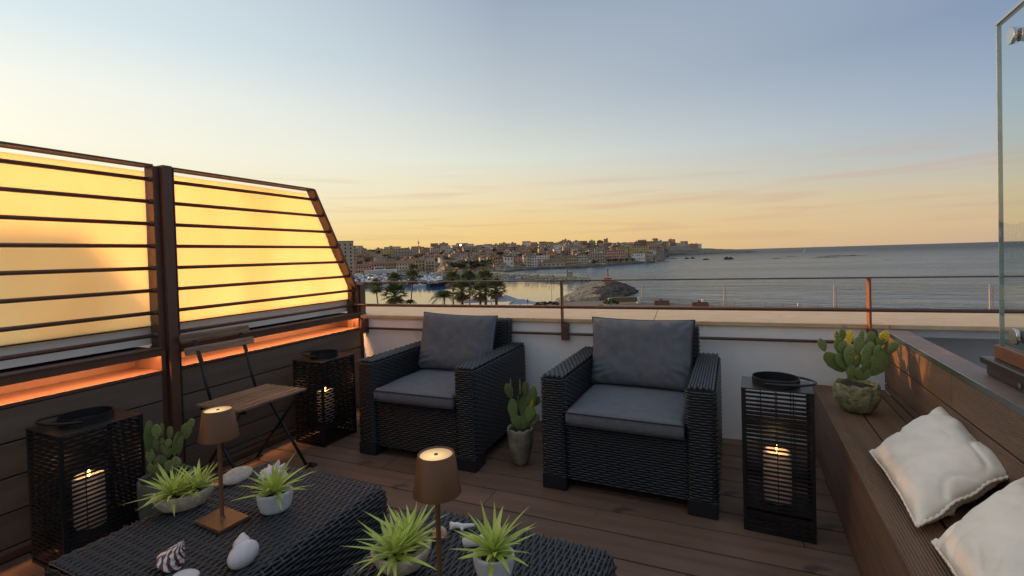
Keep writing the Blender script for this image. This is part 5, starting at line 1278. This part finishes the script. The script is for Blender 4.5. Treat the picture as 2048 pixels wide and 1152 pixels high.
q = atz(1216, 569.5, S + 2.0); bc = thing("harbour_beacon", "red harbour beacon on a tapered block with a thin mast on the near breakwater", "beacon", q, .2)
M_red = mat("faded red paint", (.34, .11, .075), .7, var=.2, vs=2)
MB().add([(x * w_, y * w_, z) for z, w_ in ((-.5, 1.75), (2.6, 1.15), (2.6, 1.7), (3.1, 1.9)) for x, y in ((-1, -1), (1, -1), (1, 1), (-1, 1))], [(4 * i + k, 4 * i + (k + 1) % 4, 4 * i + 4 + (k + 1) % 4, 4 * i + 4 + k) for i in range(3) for k in range(4)] + [(12, 13, 14, 15)]).build("base", M_red, bc)
MB().tube([(0, 0, 3.1), (0, 0, 5.5), (0, 0, 8)], [.28, .2, .15], 8).build("mast", M_red, bc); MB().tube([(0, 0, 6.2), (0, 0, 7.0)], [.38, .38], 8).build("lantern", M_dkmetal, bc); MB().tube([(0, 0, 4.3), (0, 0, 4.7)], [.34, .34], 8).build("collar", M_dkmetal, bc)
def islet(px_, py_, wpx, hpx, label, n_=14, seed=0):
    c = atz(px_, py_, S); r_ = math.hypot(c.x, c.y); w_ = wpx / 948 * r_; h_ = hpx / 948 * r_; r = random.Random(seed); d = hdir(px_); s = Vector((d.y, -d.x, 0))
    t = thing("sea_rock", label, "rock", c, 0, "rocks standing in the sea"); 
    items = []
    for k in range(n_):
        f = (k + .5) / n_ - .5; hk = h_ * (1 - abs(2 * f) ** 3) * r.uniform(.7, 1.0); items.append((s * (w_ * f) + d * r.uniform(-w_, w_) * .15 + Vector((0, 0, hk * .25)), max(hk * 1.05, .5), r.uniform(0, 6), r.randrange(5)))
    mb = MB(); vs = []; fs = []
    for (loc, sz, rz_, k) in items:
        me = RK[k]; n0 = len(vs); M = Matrix.Rotation(rz_, 3, 'Z'); wx = max(1, w_ / n_ / sz * .9)
        vs += [tuple(Vector(loc) + Vector(((M @ v.co).x * sz * wx, (M @ v.co).y * sz * wx, v.co.z * sz * 1.2))) for v in me.vertices]; fs += [tuple(n0 + i for i in p_.vertices) for p_ in me.polygons]
    mb.add(vs, fs); mb.build("rock", M_rockd, t, fix=False)
for a in ((1374, 517.5, 9, 2.6, "dark sea rock nearest the headland shore"), (1385, 517, 7, 2.8, "small humped sea rock right beside the first one"), (1412, 519.5, 11, 3.2, "low dark sea rock between the pair and the square rock"), (1457.5, 518.5, 16, 5.2, "largest, square topped sea rock"),
          (1553, 517.3, 13, 1.0, "flat sliver of reef left of the long reef"), (1585, 513.4, 16, .7, "thin far reef line"), (1647, 515.6, 38, .9, "low reef line before the long reef"), (1683, 512.2, 66, 1.6, "longest flat reef out on the open sea"), (1775, 519.7, 8, .6, "tiny lone rock on the open sea"),
          (1345, 517.6, 20, 1.4, "low dark ledge running off the waterfront point"), (1268, 528.3, 22, 1.0, "low reef rocks before the yellow hotel"), (1302, 525.6, 16, 1.2, "reef rocks right of the yellow hotel"), (1330, 524, 20, .8, "reef rocks off the waterfront point")): islet(*a, n_=16 if a[2] > 25 else 9, seed=int(a[0]))
# ------------------------------------------------------------------ palms
M_palm = mat("palm fan green", (.15, .165, .05), .6, c2=(.06, .075, .025), vs=.8, trans=.2); M_dead = mat("dead palm skirt", (.26, .15, .065), .9, c2=(.12, .07, .035), vs=1.5)
def fan_palm_crown(seed, nf=46):
    r = random.Random(seed); g = MB(); dd = MB()
    for k in range(nf):
        a = k * 2.4; el_ = math.radians(80 - 125 * k / nf + r.uniform(-8, 8)); d = Vector((math.cos(a) * math.cos(el_), math.sin(a) * math.cos(el_), math.sin(el_)))
        side = Vector((-math.sin(a), math.cos(a), 0)); up = side.cross(d) * -1; base = d * r.uniform(.40, .55); mb = dd if k > nf * .74 else g
        mb.bar(Vector((0, 0, 0)), base, .02, .02)
        for j in range(-6, 7):
            an_ = j * .23; e_ = (d * math.cos(an_) + side * math.sin(an_)).normalized(); L_ = .55 * (1 - .05 * abs(j)) * r.uniform(.85, 1.1); w_ = .036
            n_ = up; m1 = base + e_ * L_ * .55; m2 = base + e_ * L_ + Vector((0, 0, -.16 * L_ - .05 * abs(j) * L_)); b_ = e_.cross(n_).normalized() * w_
            mb.add([base, m1 - b_, m1 + b_, m2], [(0, 1, 2), (1, 3, 2)])
    return g.mesh("crown", M_palm, fix=False), dd.mesh("dead_skirt", M_dead, fix=False)
def feather_crown(seed, nf=30):
    r = random.Random(seed); g = MB()
    for k in range(nf):
        a = k * 2.4; el_ = math.radians(75 - 75 * k / nf); d = Vector((math.cos(a) * math.cos(el_), math.sin(a) * math.cos(el_), math.sin(el_))); side = Vector((-math.sin(a), math.cos(a), 0)); pts = []
        for i in range(9): s = i / 8; pts.append(d * s * 1.15 + Vector((0, 0, -.75 * s * s)))
        g.tube(pts, [.018 * (1 - i / 10) for i in range(9)], 3)
        for i in range(1, 9):
            for f in (0, .5):
                q = pts[i - 1].lerp(pts[i], f)
                for sg in (-1, 1): e_ = (side * sg + d * .5 + Vector((0, 0, -.7))).normalized(); g.add([q - d * .02, q + d * .02, q + e_ * .30], [(0, 1, 2)])
    return g.mesh("crown", M_palm, fix=False)
FC = [fan_palm_crown(i) for i in range(3)]; FE = feather_crown(1)
def palm(px_, py_, rpx, zc, label, feather=False, thick=.16, lean=(0, 0)):
    r_ = 948 * (1.2 - zc) / (py_ - hory(px_)); d = hdir(px_) ; k = Vector((ray(px_, py_).x, ray(px_, py_).y, 0)).normalized(); c = k * r_ ; R_ = rpx * 1.28 / 948 * r_
    t = thing("palm_tree", label, "palm tree", (c.x, c.y, G), rnd.uniform(0, 6) if not lean[0] else 0, "palms on the shore below the terrace"); H = zc - G
    pts = [(lean[0] * (1 - s) ** 1.3, lean[1] * (1 - s), H * s) for s in (0, .25, .5, .75, .97)]
    MB().tube(pts, [thick * 1.5, thick, thick * .9, thick * .95, thick * 1.2], 10).build("trunk", M_bark, t, smooth=True)
    if feather: link("crown", FE, t, (0, 0, H), None, R_)
    else: g, dd = FC[rnd.randrange(3)]; link("crown", g, t, (0, 0, H), None, R_); link("dead_skirt", dd, t, (0, 0, H), None, (R_ * .8, R_ * .8, R_ * 1.1))
palm(752, 572, 15, -5.5, "small palm with a ball of dead fronds, leftmost by the railing corner", lean=(.8, 0))
palm(789, 562, 17, -5.2, "fan palm behind the railing, above the broad low palm")
palm(790, 589, 25, -7.6, "broad low fan palm, second from the left", thick=.3)
palm(825, 556, 17, -4.0, "tall slim fan palm with a long bare leaning trunk", lean=(-1.2, 0))
palm(888, 592, 22, -7.4, "feather palm with long drooping fronds, left edge of the palm clump", feather=True)
palm(905, 560, 18, -5.2, "fan palm at the upper left of the palm clump")
palm(924, 583, 24, -7.0, "broad fan palm in the middle of the palm clump", thick=.35)
palm(938, 560, 19, -5.2, "fan palm at the upper middle of the palm clump")
palm(970, 560, 20, -5.0, "fan palm at the upper right with much dead brown frond", thick=.35)
palm(992, 580, 22, -6.6, "rightmost fan palm of the clump", thick=.35)
palm(960, 586, 20, -7.2, "low fan palm between the middle and rightmost palms", thick=.3)
palm(820, 603, 11, -9.2, "small young palm with upright leaves under the tall slim palm", feather=True, thick=.1)
palm(797, 531, 8, -9.5, "distant palm before the cream quayside row", thick=.3) if False else None
# ------------------------------------------------------------------ things along the promenade
M_pole = mat("pale wooden pole", (.50, .40, .30), .8)
for i, (px_, y0_, y1_) in enumerate(((1286, 570, 606), (1450, 575, 611), (1671, 579, 620), (1983, 588, 634))):
    q = atz(px_, y1_, G); r_ = q.length; h_ = (y1_ - y0_) / 948 * math.hypot(q.x, q.y) * 1.0
    t = thing("double_pole", ["pair of tall pale poles by the flower hoarding", "pair of tall pale poles right of the seated person", "pair of slim pale poles before the open sea", "pair of slim pale poles beside the glass windscreen"][i], "pole", q, 0, "double poles along the promenade")
    for x in (-.25, .25): MB().tube([(x, 0, 0), (x, 0, h_ * (1 if x < 0 else .97))], [.11, .08], 8).build("pole", M_pole, t)
    MB().bx(-.35, .35, -.1, .1, h_ * .8, h_ * .82).build("bracket", M_pole, t)
pr = thing("promenade_railing", "thin metal railing along the seaward edge of the promenade", "railing"); mb = MB()
E2 = [atz(a, b, G) for a, b in ((1140, 603.5), (1240, 601.5), (1500, 614), (1800, 628), (2150, 645.5))]
nn_ = 0
for a, b in zip(E2[:-1], E2[1:]):
    for h_ in (.4, .75, 1.1): MB().bar(a + Vector((0, 0, h_)), b + Vector((0, 0, h_)), .05, .05).build("rail", M_dkmetal, pr)
    n_ = int((b - a).length / 3.5)
    for k in range(n_): q = a.lerp(b, k / n_); MB().bar(q, q + Vector((0, 0, 1.15)), .07, .07).build("post", M_dkmetal, pr)
def prop(px_, py_, name, label, cat, rz=0): q = atz(px_, py_, G); return thing(name, label, cat, q, math.atan2(-q.x, q.y) + rz)
M_corten = mat("rusty planter", (.17, .075, .045), .8, var=.2, vs=2)
for px_, py_, l in ((1324, 610, "rusty brown box planter, left one on the promenade"), (1401, 614, "rusty brown box planter behind which a person in white sits")):
    t = prop(px_, py_, "box_planter", l, "planter"); MB().bx(-1.9, 1.9, -.6, .6, 0, 1.15).build("box", M_corten, t, bevel=.03); MB().bx(-1.7, 1.7, -.45, .45, 1.15, 1.2).build("soil", M_soil, t)
    link("shrub", CL[0], t, (-.3, 0, 1.35), None, (.5, .4, .5)); rb("seat_plank", (1.2, .5, .1), M_corten, .02, t, (2.5, 0, .5))
t = prop(1248, 607, "hoarding", "long brown hoarding with white end blocks on the promenade", "hoarding", .25); MB().bx(-3.6, 3.6, -.1, .1, .35, 1.7).build("panel", mat("painted board", (.20, .13, .06), .8, c2=(.12, .11, .03), vs=1.2), t)
for x in (-4.0, 4.0): MB().bx(x - .4, x + .4, -.6, .6, 0, 1.6).build("end_block", M_hullw, t, bevel=.03)
MB().bx(-3.6, 3.6, -.12, .12, 1.7, 1.85).build("cap", M_quay, t)
t = prop(1222, 616, "shrub_tree", "dark green bushy tree on the promenade seen over the coping", "tree"); MB().tube([(0, 0, 0), (0, 0, 1.6)], .12, 6).build("trunk", M_bark, t)
for dx, dy, z, s in ((0, 0, 1.9, 1.7), (-1.1, .2, 1.4, 1.2), (1.2, -.2, 1.5, 1.2), (-2.4, 0, .5, 1.0)): link("crown", CL[1], t, (dx, dy, z), None, (s, s, s * .8))
t = prop(1090, 612, "hedge", "low bright green hedge at the edge of the beach club", "hedge"); 
for k in range(6): link("bush", CL[k % 4], t, ((k - 2.5) * 1.2, 0, .7), None, (1.3, 1, 1.1))
t = prop(1104, 612, "flag_pole", "thin bare flag pole left of the second railing post", "pole"); MB().tube([(0, 0, 0), (0, 0, 6.3)], [.07, .04], 6).build("pole", M_dkmetal, t); MB().tube([(0, 0, 6.3), (0, 0, 6.42)], .09, 6).build("finial", M_dkmetal, t)
M_tent = mat("grey canvas roof", (.30, .32, .36), .8, var=.1, vs=.5)
for px_, py_, w_, h_, l in ((955, 616, 8, 2.4, "grey canvas pavilion roof under the palm clump"), (1012, 616, 8, 2.8, "grey canvas pavilion roof right of the palms"), (1045, 617, 7, 2.0, "lower grey canvas roof with a flat end, rightmost"), (885, 621, 7, 1.4, "low grey canvas roof left of the palm trunks")):
    t = prop(px_, py_, "pavilion", l, "pavilion"); mb = MB(); mb.add([(-w_ / 2, -2.5, h_ * .7), (w_ / 2, -2.5, h_ * .7), (w_ / 2, 2.5, h_ * .7), (-w_ / 2, 2.5, h_ * .7), (0, 0, h_ * 1.3)], [(0, 1, 4), (1, 2, 4), (2, 3, 4), (3, 0, 4)]); mb.build("canvas_roof", M_tent, t)
    for x in (-w_ / 2 + .1, w_ / 2 - .1):
        for y in (-2.4, 2.4): MB().bar((x, y, 0), (x, y, h_ * .7), .1, .1).build("post", M_dkmetal, t)
t = prop(1056, 618, "beach_umbrella", "closed dark beach umbrella near the canvas roofs", "umbrella"); MB().tube([(0, 0, 0), (0, 0, 2.9)], .04, 6).build("pole", M_dkmetal, t); MB().tube([(0, 0, 1.3), (0, 0, 1.6), (0, 0, 2.9)], [.22, .26, .03], 8).build("canopy", M_dkmetal, t)
# ------------------------------------------------------------------ people (a few pixels tall)
def person(loc, rz, label, top, legs, seated=False, skin=(.45, .28, .2), hair=(.05, .03, .02), s=1.0):
    t = thing("person", label, "person", loc, rz, None); t.scale = (s, s, s)
    hip = .52 if seated else .92
    ky, kz = (.42, .50) if seated else (.02, .48)
    J = [((0, 0, hip), .15), ((0, 0, hip + .28), .14), ((0, 0, hip + .50), .15), ((0, 0, hip + .60), .055), ((0, 0, hip + .74), .10), ((0, 0, hip + .82), .085)]
    Ed = [(0, 1), (1, 2), (2, 3), (3, 4), (4, 5)]
    for sx_ in (-1, 1):
        n0 = len(J); J += [((sx_ * .10, ky * .25, hip - .04), .09), ((sx_ * .11, ky, kz), .065), ((sx_ * .11, ky + .02, .09), .04), ((sx_ * .11, ky + .16, .04), .035)]; Ed += [(0, n0), (n0, n0 + 1), (n0 + 1, n0 + 2), (n0 + 2, n0 + 3)]
        n0 = len(J); J += [((sx_ * .19, 0, hip + .50), .06), ((sx_ * .24, .02, hip + .22), .045), ((sx_ * .22, .14, hip + .0), .035), ((sx_ * .21, .19, hip - .06), .03)]; Ed += [(2, n0), (n0, n0 + 1), (n0 + 1, n0 + 2), (n0 + 2, n0 + 3)]
    me = bpy.data.meshes.new("body"); me.from_pydata([j[0] for j in J], Ed, []); o = link("body", me, t)
    mo = o.modifiers.new("skin", 'SKIN'); o.modifiers.new("sub", 'SUBSURF').render_levels = 1
    for v, j in zip(me.skin_vertices[0].data, J): v.radius = (j[1], j[1])
    me.skin_vertices[0].data[0].use_root = True
    m = bpy.data.materials.new("person clothes"); m.use_nodes = True; tt = m.node_tree; tc_ = tt.nodes.new('ShaderNodeTexCoord'); sz = tt.nodes.new('ShaderNodeSeparateXYZ'); tt.links.new(tc_.outputs['Object'], sz.inputs[0])
    rp = ramp(tt, math_node(tt, 'DIVIDE', sz.outputs[2], 2.0), [(0, (*legs, 1)), ((hip + .02) / 2, (*top, 1)), ((hip + .57) / 2, (*skin, 1))]); rp.node.color_ramp.interpolation = 'CONSTANT'; tt.links.new(rp, tt.nodes['Principled BSDF'].inputs['Base Color']); me.materials.append(m)
    mb = MB(); shell_lump(mb, (0, -.02, hip + .84), (.11, .12, .09), 0, n=8); mb.build("hair", mat("hair", hair, .8), t, smooth=True)
    return t
person(atz(1403, 613, G) + Vector((.2, .9, .75)), PI * .9, "person in white sitting behind the right rusty planter", (.6, .62, .75), (.5, .5, .55), True)
person(atz(1596, 620, G), PI * .5, "red haired person in a white top walking on the promenade", (.6, .55, .5), (.15, .12, .1), False, hair=(.35, .08, .03))
for i, (a, b, l) in enumerate(((1052, 551.5, "dark dressed person sitting on the far breakwater, leftmost"), (1057, 551.6, "second dark dressed person next to the leftmost on the far breakwater"), (1075, 552.5, "dark figure standing alone on the far breakwater"), (1098, 553.8, "person in red standing on the far breakwater"), (1106, 554.2, "person left of the breakwater hut in pale clothes"), (1126, 555, "person nearest the breakwater hut"))):
    person(atz(a, b, S + 2.8), i, l, ((.03, .03, .04), (.03, .03, .04), (.04, .04, .05), (.4, .06, .04), (.4, .38, .35), (.05, .06, .1))[i], (.04, .04, .05), i < 2)

# unseen blocks added behind the frosted screens to keep sun off the marina
for i, (az_, r_, h_, w_) in enumerate(((-44, 420, 30, 34), (-49, 400, 34, 30), (-54, 370, 33, 36), (-59, 350, 31, 32), (-64, 340, 30, 34), (-47, 520, 42, 40), (-57, 500, 40, 44))):
    a = math.radians(az_); t = thing("shade_block", "%s unseen block added behind the frosted screens for shade, number %d along the shore" % (["low", "tall", "wide"][i % 3], i), "building", (math.sin(a) * r_, math.cos(a) * r_, G), -a, "added blocks hidden behind the screens")
    t['label'] = "unseen block added behind the frosted screens to shade the marina"
    MB().bx(-w_ / 2, w_ / 2, 0, 14, -3, h_).build("wall", wallmat("beige", COL["beige"]), t); mb = MB()
    for f in range(int(h_ / 3.2)):
        for k in range(8): mb.bx(-w_ / 2 + w_ * (k + .3) / 8, -w_ / 2 + w_ * (k + .6) / 8, -.06, .05, f * 3.2 + 1, f * 3.2 + 2.6)
    stuff(mb.build("windows", M_win, t, fix=False)); MB().bx(-w_ / 2 - .2, w_ / 2 + .2, -.2, 14.2, h_, h_ + .6).build("roof", M_flat, t)
# look-alikes that differ only by place get their order from the left
ORD = ["leftmost", "second", "third", "fourth", "fifth", "sixth", "seventh", "eighth", "ninth", "tenth", "eleventh", "twelfth", "thirteenth", "fourteenth", "fifteenth", "sixteenth", "seventeenth", "eighteenth", "nineteenth", "twentieth"]
by = {}
for o in SC.objects:
    if o.parent is None and o.get('label') and o.get('group') in ("small boats laid up in the marina", "cars parked along the marina", "houses of the town across the bay", "trees in the hillside town", "trees along the ridge", "trees along the waterfront", "trees on the quay", "added blocks hidden behind the screens"): by.setdefault(o['label'], []).append(o)
for l_, os_ in by.items():
    if len(os_) < 2: continue
    os_.sort(key=lambda o: proj(o.location)[0])
    for i, o in enumerate(os_):
        if i < len(ORD): o['label'] = ("%s %s" % (ORD[i] if i == 0 else ORD[i] + " from left,", l_))
        if len(o['label'].split()) > 16: o['label'] = " ".join(o['label'].replace(" building,", ",").split()[:16])
